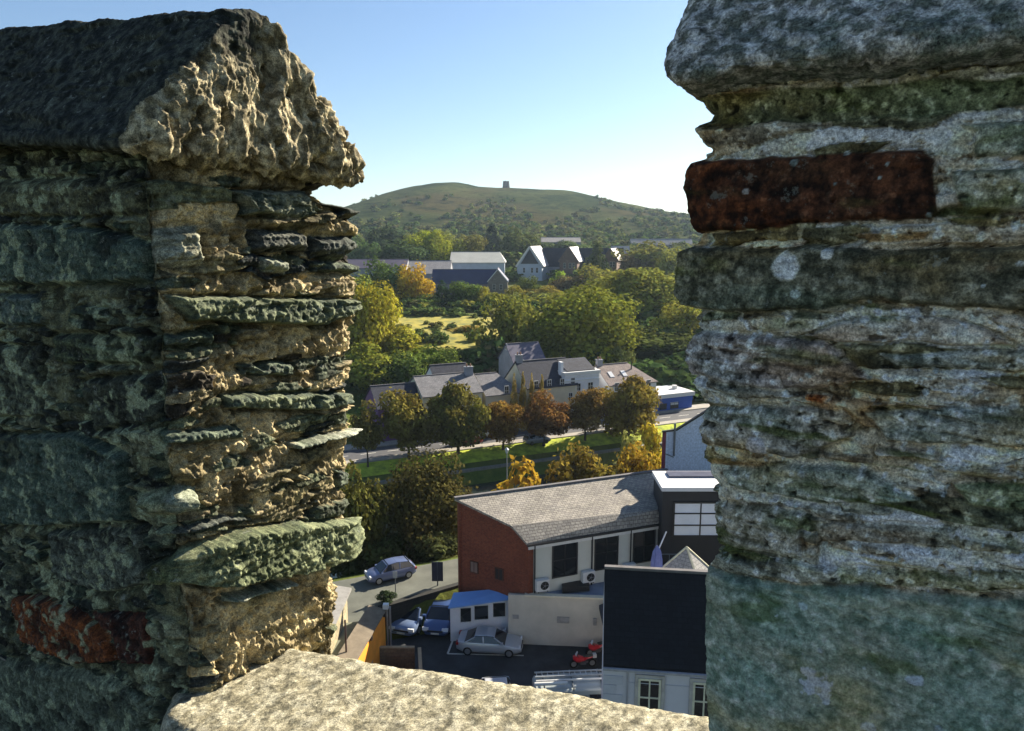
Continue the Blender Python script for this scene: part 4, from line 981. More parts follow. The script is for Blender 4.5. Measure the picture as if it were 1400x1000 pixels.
# dark low roofed house with a purple gable, left
terrace('terrace_house', 'dark low roofed house with a purple gable end beside the left merlon', 507, 566, 527, 117, 8, 2.6, plain('purple_render', (.17, .08, .20), .85, .15), M_SLATE, [(2, -3.5, -2, 1)], group=TG)
T1 = terrace('terrace_house', 'long pale grey roofed house with a big chimney on its ridge', 566, 645, 513, 117, 9, 2.3, M_CREAM, M_SLATEG, [(2.2, -1.6, -.2, .9), (5.6, -1.6, -.2, .9)], chim=[(9.0, 4.0, 1.3, 1.3, 2)], group=TG)
terrace('terrace_house', 'low cream house with a hipped grey roof and one small window', 650, 698, 511, 117, 9, 2.6, M_CREAM, M_SLATEG, [(3.6, -.6, 1.0, .8)], hip=(0, 2.6), group=TG)
terrace('terrace_house', 'dark roofed outhouse with a white gable behind the long grey roof', 588, 636, 499, 129, 6, 2.4, M_WHITE, M_SLATE, [], group=TG)
terrace('gabled_house', 'tall grey gabled house with a plum coloured roof up behind the terrace', 692, 735, 470, 131, 7, 3.0, M_GREYW, plain('plum_slate', (.13, .12, .17), .8, .25, 2), [(1.6, 1.4, 2.6, .8)], group=TG, gwins=[(0, 3.5, 4.0, 5.2, .8)])
T3 = terrace('terrace_house', 'cream terrace with a steep dark slate roof and small gabled dormers', 705, 772, 493, 116.4, 9, 3.6, M_CREAM, M_SLATE, [(1.6, .2, 1.5, .8), (4, .2, 1.5, .8), (6.4, .2, 1.5, .8), (8.4, .2, 1.5, .8), (8, -2.4, -1, .8), (3, -2.4, -1, .8)], chim=[(.6, 4.5, 1.1, 1.1, 2)], group=TG)
for k, (px, yt) in enumerate(((703, 511), (715, 509), (727, 511), (741, 513))):
    b = V(px, 540, 114.8); tree('cone', px, yt, 566, 13, b.y, (.22, .17, .045), 'slender yellowish columnar tree in front of the cream terrace', 'slender trees before the cream terrace', 'columnar_tree', -5.9)
# white house with a parapet and cornice
a, b = V(772, 540, 116.0), V(819, 540, 116.0); zt = V(795, 508, 116.0).z
A_, d_, nr_, L_ = face_frame((a.x, a.y, 0), (b.x, b.y, 0))
wh = thing('white_house', ((a.x+b.x)/2-nr_.x*4, (a.y+b.y)/2-nr_.y*4, Z0T), 'white square fronted house with a moulded parapet and two upper windows', 'house', TG)
def pw(s_, q, z_): return Vector((a.x+d_.x*s_-nr_.x*q, a.y+d_.y*s_-nr_.y*q, z_))
m = MB(); m.prism([pw(0, 0, Z0T), pw(L_, 0, Z0T), pw(L_, 8.5, Z0T), pw(0, 8.5, Z0T)], (0, 0, zt-.5-Z0T)); m.build('wall', M_WHITE, wh)
m = MB()
for (zz, hh, pr) in ((zt-1.55, .18, .12), (zt-.5, .5, .16), (zt-.95, .1, .06)): m.prism([pw(-pr, -pr, zz), pw(L_+pr, -pr, zz), pw(L_+pr, .1 if zz < zt-.6 else 8.5, zz), pw(-pr, .1 if zz < zt-.6 else 8.5, zz)], (0, 0, hh))
m.build('cornice', M_FRAME, wh)
for s_ in (L_*.38, L_*.74): window(wh, pw(0, 0, 0), pw(L_, 0, 0), s_, zt-3.3, zt-1.95, 1.05)
for s_ in (L_*.3, L_*.7): window(wh, pw(0, 0, 0), pw(L_, 0, 0), s_, zt-6.6, zt-5, 1.2)
m = MB(); m.prism([pw(.6, .4, zt), pw(L_-.6, .4, zt), pw(L_-.6, 4, zt+1.5), pw(.6, 4, zt+1.5)], (0, 0, .12)); m.build('roof', M_SLATE, wh)
m = MB(); m.prism([pw(-.25, 1, zt-.6), pw(.25, 1, zt-.6), pw(.25, 1.9, zt-.6), pw(-.25, 1.9, zt-.6)], (0, 0, 2.2)); m.build('chimney', M_WHITE, wh)
T5 = terrace('terrace_house', 'white house with a brown hipped roof and two skylights', 815, 878, 498, 116, 9, 2.7, M_WHITE, M_SLATEB, [(1.5, -1.5, 0, .9), (8, -1.2, 0, .9)], hip=(0, 3.2), chim=[(.6, 4.5, 1.0, 1.0, 2)], group=TG)
root, pt, L = T5; zr5 = (V(815, 498, 120.5).z+V(878, 498, 120.5).z)/2
for s_ in (1.6, 4.2):
    m = MB(); q0, q1 = 1.5, 2.7; sl5 = 2.7/4.5
    m.prism([pt(s_-.4, q0, zr5-(4.5-q0)*sl5+.17), pt(s_+.4, q0, zr5-(4.5-q0)*sl5+.17), pt(s_+.4, q1, zr5-(4.5-q1)*sl5+.17), pt(s_-.4, q1, zr5-(4.5-q1)*sl5+.17)], (0, 0, .1)); m.build('skylight', plain('skylight_glass', (.75, .75, .76), .15, .1), root)
m = MB(); m.tube(pt(6.3, 3, zr5-1), pt(6.3, 3, zr5+.6), .12, .1); m.build('flue', M_DARKP, root)
# blue shop
a, b = V(899, 555, 115.6), V(944, 555, 115.6); zt = V(920, 533, 115.6).z; zm = V(920, 541, 115.6).z
A_, d_, nr_, L_ = face_frame((a.x, a.y, 0), (b.x, b.y, 0))
def ps(s_, q, z_): return Vector((a.x+d_.x*s_-nr_.x*q, a.y+d_.y*s_-nr_.y*q, z_))
sh = thing('shop', ((a.x+b.x)/2-nr_.x*3, (a.y+b.y)/2-nr_.y*3, Z0T), 'low shop with a bright blue front and a white flat roof edge', 'shop')
M_BLUE = plain('shop_blue', (.02, .10, .46), .45, .12); L2_ = L_+.3
m = MB(); m.prism([ps(0, 0, Z0T), ps(L2_, 0, Z0T), ps(L2_, 6, Z0T), ps(0, 6, Z0T)], (0, 0, zm-.25-Z0T)); m.build('wall', M_BLUE, sh)
m = MB(); m.prism([ps(-.2, -.5, zm-.25), ps(L2_+.2, -.5, zm-.25), ps(L2_+.2, 6.2, zm-.25), ps(-.2, 6.2, zm-.25)], (0, 0, .7)); m.build('roof', M_FRAME, sh)
m = MB(); m.prism([ps(0, -.12, zm-1.2), ps(L2_, -.12, zm-1.2), ps(L2_, 0, zm-1.2), ps(0, 0, zm-1.2)], (0, 0, .95)); m.build('fascia', M_BLUE, sh)
for s_, wd in ((1.2, 1.5), (3.6, 1.8)): window(sh, ps(0, 0, 0), ps(L2_, 0, 0), s_, Z0T+.2, zm-1.3, wd, M_DARKP, (1, 0))
m = MB(); m.prism([ps(2.7, -.03, Z0T+.9), ps(4.4, -.03, Z0T+.9), ps(4.4, 0, Z0T+.9), ps(2.7, 0, Z0T+.9)], (0, 0, .5)); m.build('counter', M_FRAME, sh)
m = MB(); m.box(ps(L_*.8, 3, 0).x-.4, ps(L_*.8, 3, 0).x+.4, ps(L_*.8, 3, 0).y-.4, ps(L_*.8, 3, 0).y+.4, zm+.45, zm+1.1); m.build('roof_vent', M_FRAME, sh)
# ---- barns and halls above the field
def facing(name, label, px0, px1, pyr, Y, dep, drop, wall, roof, z0=None, tilt=0, **kw):
    a, b = P(px0, pyr, Y+dep/2), P(px1, pyr, Y+dep/2); L = b.x-a.x; zr = a.z
    A = (a.x, Y-tilt*L/2); B = (b.x, Y+tilt*L/2)
    return gable_house(name, label, A, B, dep, z0 if z0 is not None else ground_z((a.x+b.x)/2, Y)-1, zr-drop, zr, wall, roof, **kw)
HG = 'buildings on the rise above the field'
M_NAVY = plain('navy_sheet_roof', (.045, .05, .11), .6, .2, .4); M_PLUM = plain('plum_sheet_roof', (.09, .075, .12), .7, .2, .4)
facing('long_shed', 'long low shed with a dark purple roof, nearest the left merlon', 440, 558, 355, 292, 14, 3.2, M_GREYW, M_PLUM, group=HG)
facing('long_shed', 'shed with a pale pinkish roof between the purple roof and the white hall', 560, 617, 357, 276, 16, 4.4, M_GREYW, M_SHED, group=HG)
facing('white_hall', 'white two storey hall with a pale low pitched roof', 618, 690, 345, 300, 16, 3.8, M_PALEB, plain('pale_metal_roof', (.55, .54, .47), .6, .12, .3), group=HG, hip=(0, 2), oh=.6, wins=[(8, 9.5, 11, 1.4), (11.5, 9.5, 11, 1.4), (15, 9.5, 11, 1.4)])
NV = facing('navy_hall', 'navy roofed hall with a stone gable, in front of the white hall', 592, 680, 369, 262, 10, 4.6, plain('lilac_render', (.26, .24, .30), .9, .15), M_NAVY, group=HG)
a, b = P(667, 384, 258), P(694, 384, 258)
ra = P(680, 369, 258).z
gable_house('porch_gable', 'stone gable wing with pale barge boards at the end of the navy hall', (b.x, 258), (b.x, 272), b.x-a.x, ground_z(a.x, 258)-1, ra-4.0, ra, M_STONEW, M_NAVY, HG, 'hall', verge=M_FRAME, gwins=[(0, 2.2, ra-7, ra-5, 1), (0, 4.6, ra-7, ra-5, 1)])
# the school: a long range with three cross gables
Ys = 318
rng_a = P(742, 340, Ys+5); rng_b = P(852, 339, Ys+5); zr_ = rng_a.z; gz = ground_z(20, Ys)-1
scl = gable_house('school', 'long stone school with steep slate roofs and three tall cross gables', (rng_a.x, Ys), (rng_b.x, Ys), 10, gz, zr_-7.2, zr_, plain('bluish_stone', (.34, .36, .42), .9, .2, .5), M_SLATE, HG, 'school', wins=[(k, zr_-12, zr_-9, 1) for k in (1.5, 3.2, 4.9, 16, 18, 20.5, 30)])[0]
SKX = 5.0
def cross(px0, px1, pya, front, back, wall, tint, label):
    a, b = P(px0, 365, front), P(px1, 365, front); za = P((px0+px1)/2, pya, front).z; wd = b.x-a.x; xm = (a.x+b.x)/2; zl = za-wd*.72
    m = MB(); m.prism([(a.x, front, gz), (b.x, front, gz), (b.x, front, zl), (xm, front, za-.1), (a.x, front, zl)], (SKX, back-front, 0)); w_ = m.build('cross_gable', wall, scl); w_['label'] = label
    m = MB(); e = .5
    for sg in (-1, 1):
        x0 = xm+sg*(wd/2+e); z0_ = zl-.95*2*e*.5*2*.5
        q = [(x0, front-.4, zl-e*1.44+.05), (x0+SKX, back, zl-e*1.44+.05), (xm+SKX, back, za+.05), (xm, front-.4, za+.05)]
        m.prism(q if sg > 0 else q[::-1], (0, 0, .25))
    m.build('roof', tint, w_)
    m = MB()
    for sg in (-1, 1): m.bar((xm+sg*(wd/2+e), front-.5, zl-e*1.44+.1), (xm, front-.5, za+.15), .2, .7)
    m.build('bargeboard', M_FRAME if 'pale' in label else wall, w_)
    if 'pale' in label:
        m = MB(); m.prism([(xm-wd*.36, front-.02, zl+.55), (xm+wd*.36, front-.02, zl+.55), (xm, front-.02, za-.9)], (0, -.1, 0)); m.build('gable_panel', plain('dark_timber', (.06, .065, .075), .8), w_)
    for sx in (-.22, .1, .3): 
        window(w_, (a.x, front, 0), (b.x, front, 0), wd*(.5+sx), zl-3.2, zl-1, 1.)
M_LROOF = plain('sunlit_slate', (.50, .46, .46), .6, .15, .4)  # sunlight on these roofs is put into a paler slate colour
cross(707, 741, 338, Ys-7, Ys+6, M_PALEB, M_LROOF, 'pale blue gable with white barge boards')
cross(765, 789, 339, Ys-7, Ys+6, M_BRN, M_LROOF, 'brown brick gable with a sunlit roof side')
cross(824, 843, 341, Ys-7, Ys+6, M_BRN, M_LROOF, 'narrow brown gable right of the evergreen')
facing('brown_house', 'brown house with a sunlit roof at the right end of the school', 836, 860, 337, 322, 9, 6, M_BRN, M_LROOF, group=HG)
facing('far_terrace', 'far pale roofed terrace peeping over the school', 740, 793, 325, 395, 10, 2.4, M_GREYW, M_SHED, group=HG)
facing('far_terrace', 'far bluish row of houses in the haze by the right merlon', 862, 945, 327, 470, 10, 3.5, M_GREYW, M_SHED, group=HG)
facing('far_terrace', 'far row of small houses with pale walls under the dark blunt evergreen', 655, 692, 335, 420, 10, 3.5, M_WHITE, M_PLUM, group=HG)

# ---- red brick building with the long slate roof
M_BRICK = courses('red_brick', (.26, .062, .026), (.19, .042, .02), (.2, .11, .08), .24, .085, .008, stain=.25)
M_OLDSL = courses('old_slate_roof', (.47, .43, .36), (.33, .30, .265), (.13, .115, .10), .30, .20, .014, stain=.4, bmp=.8)
ze, zr, zk = 6.7, 8.35, 7.35
E0, E1 = W(722, 741, ze), W(902, 712.5, ze); R0, R1 = W(625, 684, zr), W(912, 645, zr); K0, K1 = W(703, 721.5, zk), None
zb = 0.0
rb = thing('brick_building', (E0.x, E0.y, 0), 'red brick gabled building with a long weathered slate roof and a cream window front', 'building')
def dn_(p, z_): return Vector((p.x, p.y, z_))
fr = (E1-E0).normalized(); K1 = W(899, 700, zk+.02)
m = MB(); m.prism([dn_(R0, zb), dn_(E0, zb), E0-Vector((0, 0, .1)), K0-Vector((0, 0, .1)), R0-Vector((0, 0, .1))], (Vector((fr.x, fr.y, 0))*.35)); m.build('gable_wall', M_BRICK, rb)
nr = Vector((fr.y, -fr.x, 0))
s0 = E0+Vector((fr.x, fr.y, 0))*.36
m = MB(); m.prism([dn_(s0, zb), dn_(E1, zb), dn_(E1, ze-.12), dn_(s0, ze-.12)], -nr*.3); m.build('front_wall', plain('cream_front', (.62, .62, .54), .85, .1, .5), rb)
m = MB(); m.prism([dn_(R0, zb), dn_(R1, zb), dn_(R1, zr-.15), dn_(R0, zr-.15)], nr*.25); m.build('back_wall', M_BRICK, rb)
m = MB(); ov = nr*.25; lf = -Vector((fr.x, fr.y, 0))*.18
def roofstrip(a, b, c, d): m.prism([a, b, c, d], (0, 0, .14))
roofstrip(E0+ov+lf-Vector((0, 0, .12)), E1+ov-Vector((0, 0, .12)), K1, K0+lf); roofstrip(K0+lf, K1, R1, R0+lf)
rf = m.build('roof', M_OLDSL, rb)
m = MB(); m.bar(R0+lf+Vector((0, 0, .18)), R1+Vector((0, 0, .18)), .25, .1); m.build('ridge_tiles', plain('ridge_tile', (.16, .15, .15), .9), rf)
m = MB(); m.bar(E0+ov*1.3+lf+Vector((0, 0, -.1)), E1+ov*1.3+Vector((0, 0, -.1)), .13, .13); m.build('gutter', M_DARKP, rb)
m = MB(); m.bar(E0+nr*.06-Vector((0, 0, .32)), E1+nr*.06-Vector((0, 0, .32)), .12, .32); m.build('fascia', M_FRAME, rb)
M_WGL = glass('dark_window', (.012, .014, .016), .05)
LF = (E1-E0).length
for px0, px1 in ((751, 785), (808, 841), (862, 894)):
    t0 = (px0-722)/180*LF*1.0; t1 = (px1-722)/180*LF
    window(rb, E0, E1, (t0+t1)/2+.1, 4.05, ze-.42, t1-t0, M_DARKP, (1, 1), M_WGL, proud=.07)
m = MB()
for k in range(14):
    z_ = 3.0+k*.25; wd = .32 if k % 2 else .2
    m.prism([dn_(E0, z_)+nr*.004, dn_(E0, z_)+Vector((fr.x, fr.y, 0))*wd+nr*.004, dn_(E0, z_+.22)+Vector((fr.x, fr.y, 0))*wd+nr*.004, dn_(E0, z_+.22)+nr*.004], nr*.03)
m.build('brick_quoins', M_BRICK, rb)
for px in (730, 806, 860):
    q = E0+(E1-E0)*((px-722)/180); m = MB(); m.tube(dn_(q, 3.2)+nr*.1, dn_(q, ze-.2)+nr*.1, .05, n=8); m.build('downpipe', M_DARKP, rb)
# two small blocked windows in the brick gable
G0, G1 = dn_(R0, 0), dn_(E0, 0); LG = (G1-G0).length
for fx, mt_ in ((.24, M_BRN), (.60, M_DARKP)):
    window(rb, G0, G1, LG*fx, 3.7, 4.5, .62, plain('old_frame', (.10, .04, .025), .8), (1, 0), mt_, proud=.03, fw=.06)
def aircon(px, py, lb):
    fx = (px-722)/180; c = E0+(E1-E0)*fx; z_ = 3.55
    t = thing('air_conditioner', dn_(c, z_)+nr*.3, lb, 'air conditioner', 'outdoor air conditioning units on the cream front')
    f2 = Vector((fr.x, fr.y, 0)); o = dn_(c, z_)+nr*.12
    m = MB(); m.prism([o-f2*.42, o+f2*.42, o+f2*.42+Vector((0, 0, .72)), o-f2*.42+Vector((0, 0, .72))], nr*.34); m.build('casing', plain('aircon_white', (.68, .68, .66), .5, .1), t)
    cc = o+f2*.1+Vector((0, 0, .36))+nr*.345
    m = MB(); m.tube(cc, cc+nr*.02, .27, n=20); g = m.build('fan_grille', M_DARKP, t)
    m = MB()
    for k in range(5): a_ = k*1.257; m.bar(cc+nr*.03, cc+nr*.03+f2*.24*math.cos(a_)+Vector((0, 0, .24*math.sin(a_))), .09, .01)
    m.tube(cc+nr*.02, cc+nr*.05, .06, n=8); m.build('fan_blades', plain('fan_grey', (.22, .22, .23), .5), g)
    m = MB()
    for sgn in (-.3, .3): m.bar(o+f2*sgn-nr*.12-Vector((0, 0, .03)), o+f2*sgn+nr*.36-Vector((0, 0, .03)), .05, .05)
    m.build('bracket', M_DARKP, t)
aircon(738, 782, 'white air conditioner unit by the brick quoins'); aircon(799, 773, 'air conditioner unit between the first and second large windows'); aircon(856, 762, 'air conditioner unit left of the third large window')
# flat roofed extension, cream wall towards the car park
C0, C1 = W(695, 880, 0), W(832, 886, 0); C1 = C1+(C1-C0)*.12
ext = thing('flat_extension', (C0.x, C0.y, 0), 'long cream walled flat roofed extension with a lead roof', 'building')
hx_ = 3.25; fe = (C1-C0).normalized(); ne = Vector((fe.y, -fe.x, 0))
B0, B1 = dn_(E0, 0)+nr*.02, dn_(E1, 0)+nr*.02
m = MB(); m.prism([C0, C1, C1-ne*.25, C0-ne*.25], (0, 0, hx_)); m.prism([C0-ne*.25, C0-ne*.25+fe*.25, B0+fr*.25, B0], (0, 0, hx_)); m.build('wall', plain('cream_yard_wall', (.60, .56, .47), .85, .14, .7), ext)
m = MB(); m.poly([C0-ne*.25+Vector((0, 0, hx_-.22)), C1-ne*.25+Vector((0, 0, hx_-.22)), B1+Vector((0, 0, hx_-.05)), B0+Vector((0, 0, hx_-.05))]); m.build('lead_roof', plain('blue_lead', (.22, .27, .36), .5, .3, .8), ext)
m = MB(); m.bar(C0+Vector((0, 0, hx_+.05))+fe*1., C1+Vector((0, 0, hx_+.05)), .34, .1); m.build('coping', plain('cream_coping', (.72, .66, .5), .8, .1), ext)
m = MB(); w0 = C0+fe*3.0+ne*.03
m.prism([w0+Vector((0, 0, 1.55)), w0+fe*.75+Vector((0, 0, 1.55)), w0+fe*.75+Vector((0, 0, 1.95)), w0+Vector((0, 0, 1.95))], ne*.05); m.build('vent_cover', plain('vent_grey', (.34, .33, .31), .7), ext)
m = MB(); w0 = C0+fe*5.2+ne*.03
m.prism([w0+Vector((0, 0, 1.5)), w0+fe*.22+Vector((0, 0, 1.5)), w0+fe*.22+Vector((0, 0, 1.95)), w0+Vector((0, 0, 1.95))], ne*.08); m.build('meter_box', plain('vent_grey', (.34, .33, .31), .7), ext)
m = MB(); w0 = C0+fe*.3+ne*.03
m.prism([w0+Vector((0, 0, 1.7)), w0+fe*.35+Vector((0, 0, 1.7)), w0+fe*.35+Vector((0, 0, 1.95)), w0+Vector((0, 0, 1.95))], ne*.03); m.build('wall_vent', plain('vent_grey', (.34, .33, .31), .7), ext)
# dark box on the lead roof
q = P(788, 800, 42.8); m = MB(); m.prism([q+Vector((-.9, -.5, -.3)), q+Vector((.8, -.2, -.3)), q+Vector((.8, .6, -.3)), q+Vector((-.9, .3, -.3))], (0, 0, .35)); m.build('roof_hatch', M_DARKP, ext)
# blue roofed lean-to
l0, l1 = W(616, 884, 0), W(697, 867, 0); le = thing('lean_to', (l0.x, l0.y, 0), 'white lean-to with a bright blue roof and three dark windows', 'lean-to')
l0, l1 = W(616, 877, 0), W(697, 872, 0); ea, eb = P(616, 831, l0.y).z, P(697, 818.5, l1.y).z
ba, bb = P(621, 812, l0.y+1.3).z, P(697, 805, l1.y+.75).z
m = MB(); m.poly([l0, l1, dn_(l1, eb), dn_(l0, ea)]); bk0, bk1 = l0+Vector((.1, 1.2, 0)), l1+Vector((0, .7, 0))
m.poly([bk0, l0, dn_(l0, ea), dn_(bk0, ea+.3)]); m.poly([l1, bk1, dn_(bk1, eb+.3), dn_(l1, eb)]); m.build('wall', plain('white_render', (.80, .81, .84), .8), le)
m = MB(); m.prism([dn_(l0, ea)+Vector((-.1, -.18, 0)), dn_(l1, eb)+Vector((.1, -.18, 0)), Vector((l1.x+.1, l1.y+.75, bb)), Vector((l0.x+.12, l0.y+1.3, ba))], (0, 0, .07)); m.build('roof', plain('blue_sheet', (.20, .40, .80), .45, .12, .6), le)
LL = (l1-l0).length
for fx, wd in ((.26, .75), (.52, .95), (.82, .85)):
    et = ea+(eb-ea)*fx; window(le, l0, l1, LL*fx, et-1.15, et-.12, wd, M_FRAME, (0, 0), M_WGL, fw=.05)
# ---- black roofed white house in front
h0 = P(825, 912, 27.7); h1 = Vector((h0.x+8.6, 27.7-8.6*.123, h0.z)); zr_ = P(825, 780, 30.8).z
bh = gable_house('slate_fronted_house', 'white house with a huge black slate roof facing the castle', (h0.x, 27.7), (h1.x, h1.y), 6.2, 0, h0.z, zr_, plain('lilac_white_render', (.60, .60, .66), .8, .08, .7), courses('black_slate', (.014, .016, .021), (.009, .010, .013), (.004, .004, .005), .4, .24, .012, stain=.3, rough=.9), None, 'house', oh=.02)
root, pt, L = bh
for px in (889, 962):
    t0 = (P(px, 945, 27.3).x-h0.x)*1.0075; zz = P(px, 922, 27.7).z
    f = window(root, pt(0, 0, 0), pt(L, 0, 0), t0, zz-1.75, zz-.05, .92, plain('cream_sash', (.70, .68, .52), .6), (1, 1), M_WGL, 'sash_window', fw=.09)
    m = MB(); 
    c = pt(t0, -.02, 0); d2 = (pt(1, 0, 0)-pt(0, 0, 0))
    for (sa, sb, za, zb_) in ((-.60, -.47, zz-1.9, zz+.02), (.47, .60, zz-1.9, zz+.02), (-.60, .60, zz+.02, zz+.13)):
        m.prism([Vector((c.x+d2.x*sa, c.y+d2.y*sa, za)), Vector((c.x+d2.x*sb, c.y+d2.y*sb, za)), Vector((c.x+d2.x*sb, c.y+d2.y*sb, zb_)), Vector((c.x+d2.x*sa, c.y+d2.y*sa, zb_))], (0, -.05, 0))
    m.build('surround', plain('stone_surround', (.46, .44, .42), .8), root)
m = MB()
for k in range(9):
    z_ = h0.z-.35-k*.42; wd = .55 if k % 2 else .8
    m.prism([pt(.01, -.003, z_-.38), pt(wd, -.003, z_-.38), pt(wd, -.003, z_), pt(.01, -.003, z_)], pt(0, -.03, 0)-pt(0, 0, 0))
m.build('quoins', plain('quoin_grey', (.50, .51, .57), .85, .1), root)
m = MB(); m.bar(pt(-.02, -.10, h0.z-.02), pt(L, -.10, h0.z-.02), .12, .10); m.build('gutter', plain('pipe_grey', (.35, .35, .38), .6), root)
m = MB(); m.tube(pt(.98, -.06, 0), pt(.98, -.06, h0.z-.1), .035, n=8); m.build('downpipe', plain('pipe_grey', (.35, .35, .38), .6), root)
m = MB(); m.prism([pt(1.05, -.005, 2.2), pt(L, -.005, 2.2), pt(L, -.005, 2.32), pt(1.05, -.005, 2.32)], (0, -.04, 0)); m.prism([pt(1.05, -.005, h0.z-.62), pt(L, -.005, h0.z-.62), pt(L, -.005, h0.z-.59), pt(1.05, -.005, h0.z-.59)], (0, -.02, 0)); m.build('string_course', plain('quoin_grey', (.50, .51, .57), .85), root)
# ---- black clad tower with white flat roof
TZ = 9.4; ta, tb = W(905, 667, TZ), W(985, 667, TZ); tw = thing('stair_tower', (ta.x, ta.y, 0), 'black clad stair tower with a white framed flat roof and big gridded window', 'tower')
m = MB(); m.box(ta.x+.1, tb.x+1.5, ta.y+.1, ta.y+3.1, 0, TZ-.25); m.build('wall', plain('black_cladding', (.018, .019, .024), .6, .3, 1.5), tw)
m = MB(); m.box(ta.x, tb.x+1.6, ta.y, ta.y+3.3, TZ-.25, TZ); rf = m.build('roof', plain('white_roof_membrane', (.74, .73, .74), .6, .08), tw)
m = MB(); m.box(ta.x+.85, tb.x+1.2, ta.y+1.9, ta.y+2.9, TZ, TZ+.12); m.build('rooflight', plain('rooflight_grey', (.12, .12, .16), .3), rf)
gx0, gx1 = P(920, 700, ta.y+.1).x, P(985, 700, ta.y+.1).x+.5; gz1, gz0 = P(920, 686, ta.y+.1).z, P(920, 734, ta.y+.1).z
window(tw, (gx0, ta.y+.1, 0), (gx1, ta.y+.1, 0), (gx1-gx0)/2, gz0, gz1, gx1-gx0, M_DARKP, (1, 2), plain('white_blind', (.85, .88, .95), .25, .12, .5), proud=.08, fw=.11)
# pale blue clad gable behind it
CY = 51.3; ca = P(909, 645, CY); zt0, zt1 = P(909, 591, CY).z, P(955, 563, CY+1.3).z
cl = thing('clad_building', (ca.x, ca.y, 0), 'tall pale blue clad building with a sloping roof edge and maroon corner', 'building')
sl_ = (zt1-zt0)/(P(955, 563, CY+1.3).x-ca.x); wx = 9.
Bx = Vector((ca.x+wx, ca.y+wx*.33, 0))
m = MB(); m.prism([Vector((ca.x, ca.y, -4)), Vector((Bx.x, Bx.y, -4)), Vector((Bx.x, Bx.y, zt0+sl_*wx*.6)), Vector((ca.x+wx*.6, ca.y+wx*.2, zt0+sl_*wx*.6)), Vector((ca.x+.7, ca.y+.23, zt0+.05)), Vector((ca.x, ca.y, zt0))], (2.2, 7, -3.4)); m.build('wall', courses('blue_cladding', (.62, .70, .85), (.60, .68, .83), (.50, .58, .74), .45, 40, .01, stain=.08, bmp=.1), cl)
m = MB(); m.prism([(ca.x-.28, ca.y-.03, -2), (ca.x-.01, ca.y-.03, -2), (ca.x-.01, ca.y-.03, zt0), (ca.x-.28, ca.y-.03, zt0)], (.1, .5, 0)); m.build('corner_trim', plain('maroon_paint', (.16, .03, .06), .6), cl)
m = MB(); m.bar((ca.x-.3, ca.y-.06, zt0+.05), (ca.x+.7, ca.y+.17, zt0+.12), .16, .12); m.bar((ca.x+.7, ca.y+.17, zt0+.1), (ca.x+wx*.6, ca.y+wx*.2-.06, zt0+sl_*wx*.6+.06), .2, .12); m.build('verge_trim', M_DARKP, cl)
m = MB(); m.bar((ca.x+.62, ca.y+.08, zt0-1.8), (ca.x+.62, ca.y+.08, zt0+.6), .12); m.bar((ca.x, ca.y-.08, zt0-1.6), (ca.x+.62, ca.y+.08, zt0-1.9), .06); m.build('bracket', plain('steel_grey', (.16, .18, .2), .5, metal=.6), cl)
# small hipped slate roof with a sunlit side
ap = P(939, 748, 40); py_ = thing('hipped_lantern', (ap.x, 40, 4.5), 'small pyramid slate roof with one bright sunlit side', 'roof lantern')
hw = 1.75; zb_ = ap.z-1.75
m = MB(); bs = [Vector((ap.x-hw, 40+hw*.1, zb_)), Vector((ap.x+hw*.25, 40-hw, zb_)), Vector((ap.x+hw*1.1, 40-hw*.1, zb_)), Vector((ap.x-hw*.1, 40+hw, zb_))]; tp = Vector((ap.x, 40, ap.z))
for k in range(4): m.poly([bs[k], bs[(k+1) % 4], tp])
m.build('roof', courses('lantern_slate', (.44, .43, .40), (.36, .35, .33), (.2, .2, .2), .3, .2, .012, stain=.2), py_)
m = MB(); m.prism([p+Vector((0, 0, -.05)) for p in bs], (0, 0, -1.6)); m.build('wall', M_CREAM, py_)
m = MB()
for k in range(4): m.bar(bs[k], tp, .1, .08)
m.build('hip_tiles', plain('cream_hip', (.62, .6, .42), .8), py_)
# closed parasol and handrail on the terrace roof
b = P(897, 785, 40); t = thing('closed_parasol', (b.x, 40, b.z-1.2), 'furled lilac blue parasol with a white pole', 'parasol')
m = MB(); secs = []
for (f_, r_) in ((0, .10), (.15, .30), (.5, .27), (.8, .20), (1, .03)):
    secs.append([Vector((b.x+r_*(1+.25*math.cos(4*j))*math.cos(j*2*math.pi/16), 40+r_*(1+.25*math.cos(4*j))*math.sin(j*2*math.pi/16), b.z+1.75*f_)) for j in range(16)])
m.loft(secs); m.build('canopy', plain('lilac_canvas', (.16, .19, .42), .9, .2, 3), t, smooth=True)
m = MB(); m.tube((b.x, 40, b.z-1.2), (b.x+.02, 40, b.z+.05), .035, n=8); m.build('pole', M_FRAME, t)
m = MB(); p0, p1 = P(900, 752, 40.6), P(911, 727, 41.5); m.bar(p0, p1, .07, .04); sp = m.build('awning_arm', M_FRAME)
tag(sp, 'slim white slanting awning arm above the furled parasol', 'awning arm')
hr = thing('handrail', P(918, 775, 41.5), 'thin metal handrail beside the pyramid roof', 'handrail')
m = MB(); p0, p1 = P(902, 758, 41.5), P(940, 758, 41.5); m.tube(p0, p1, .03, n=6); m.build('rail', plain('steel_grey', (.16, .18, .2), .5), hr)
for f_ in (.02, .35, .7): q = p0.lerp(p1, f_); m = MB(); m.tube(q, q-Vector((0, 0, 1.)), .025, n=6); m.build('post', plain('steel_grey', (.16, .18, .2), .5), hr)
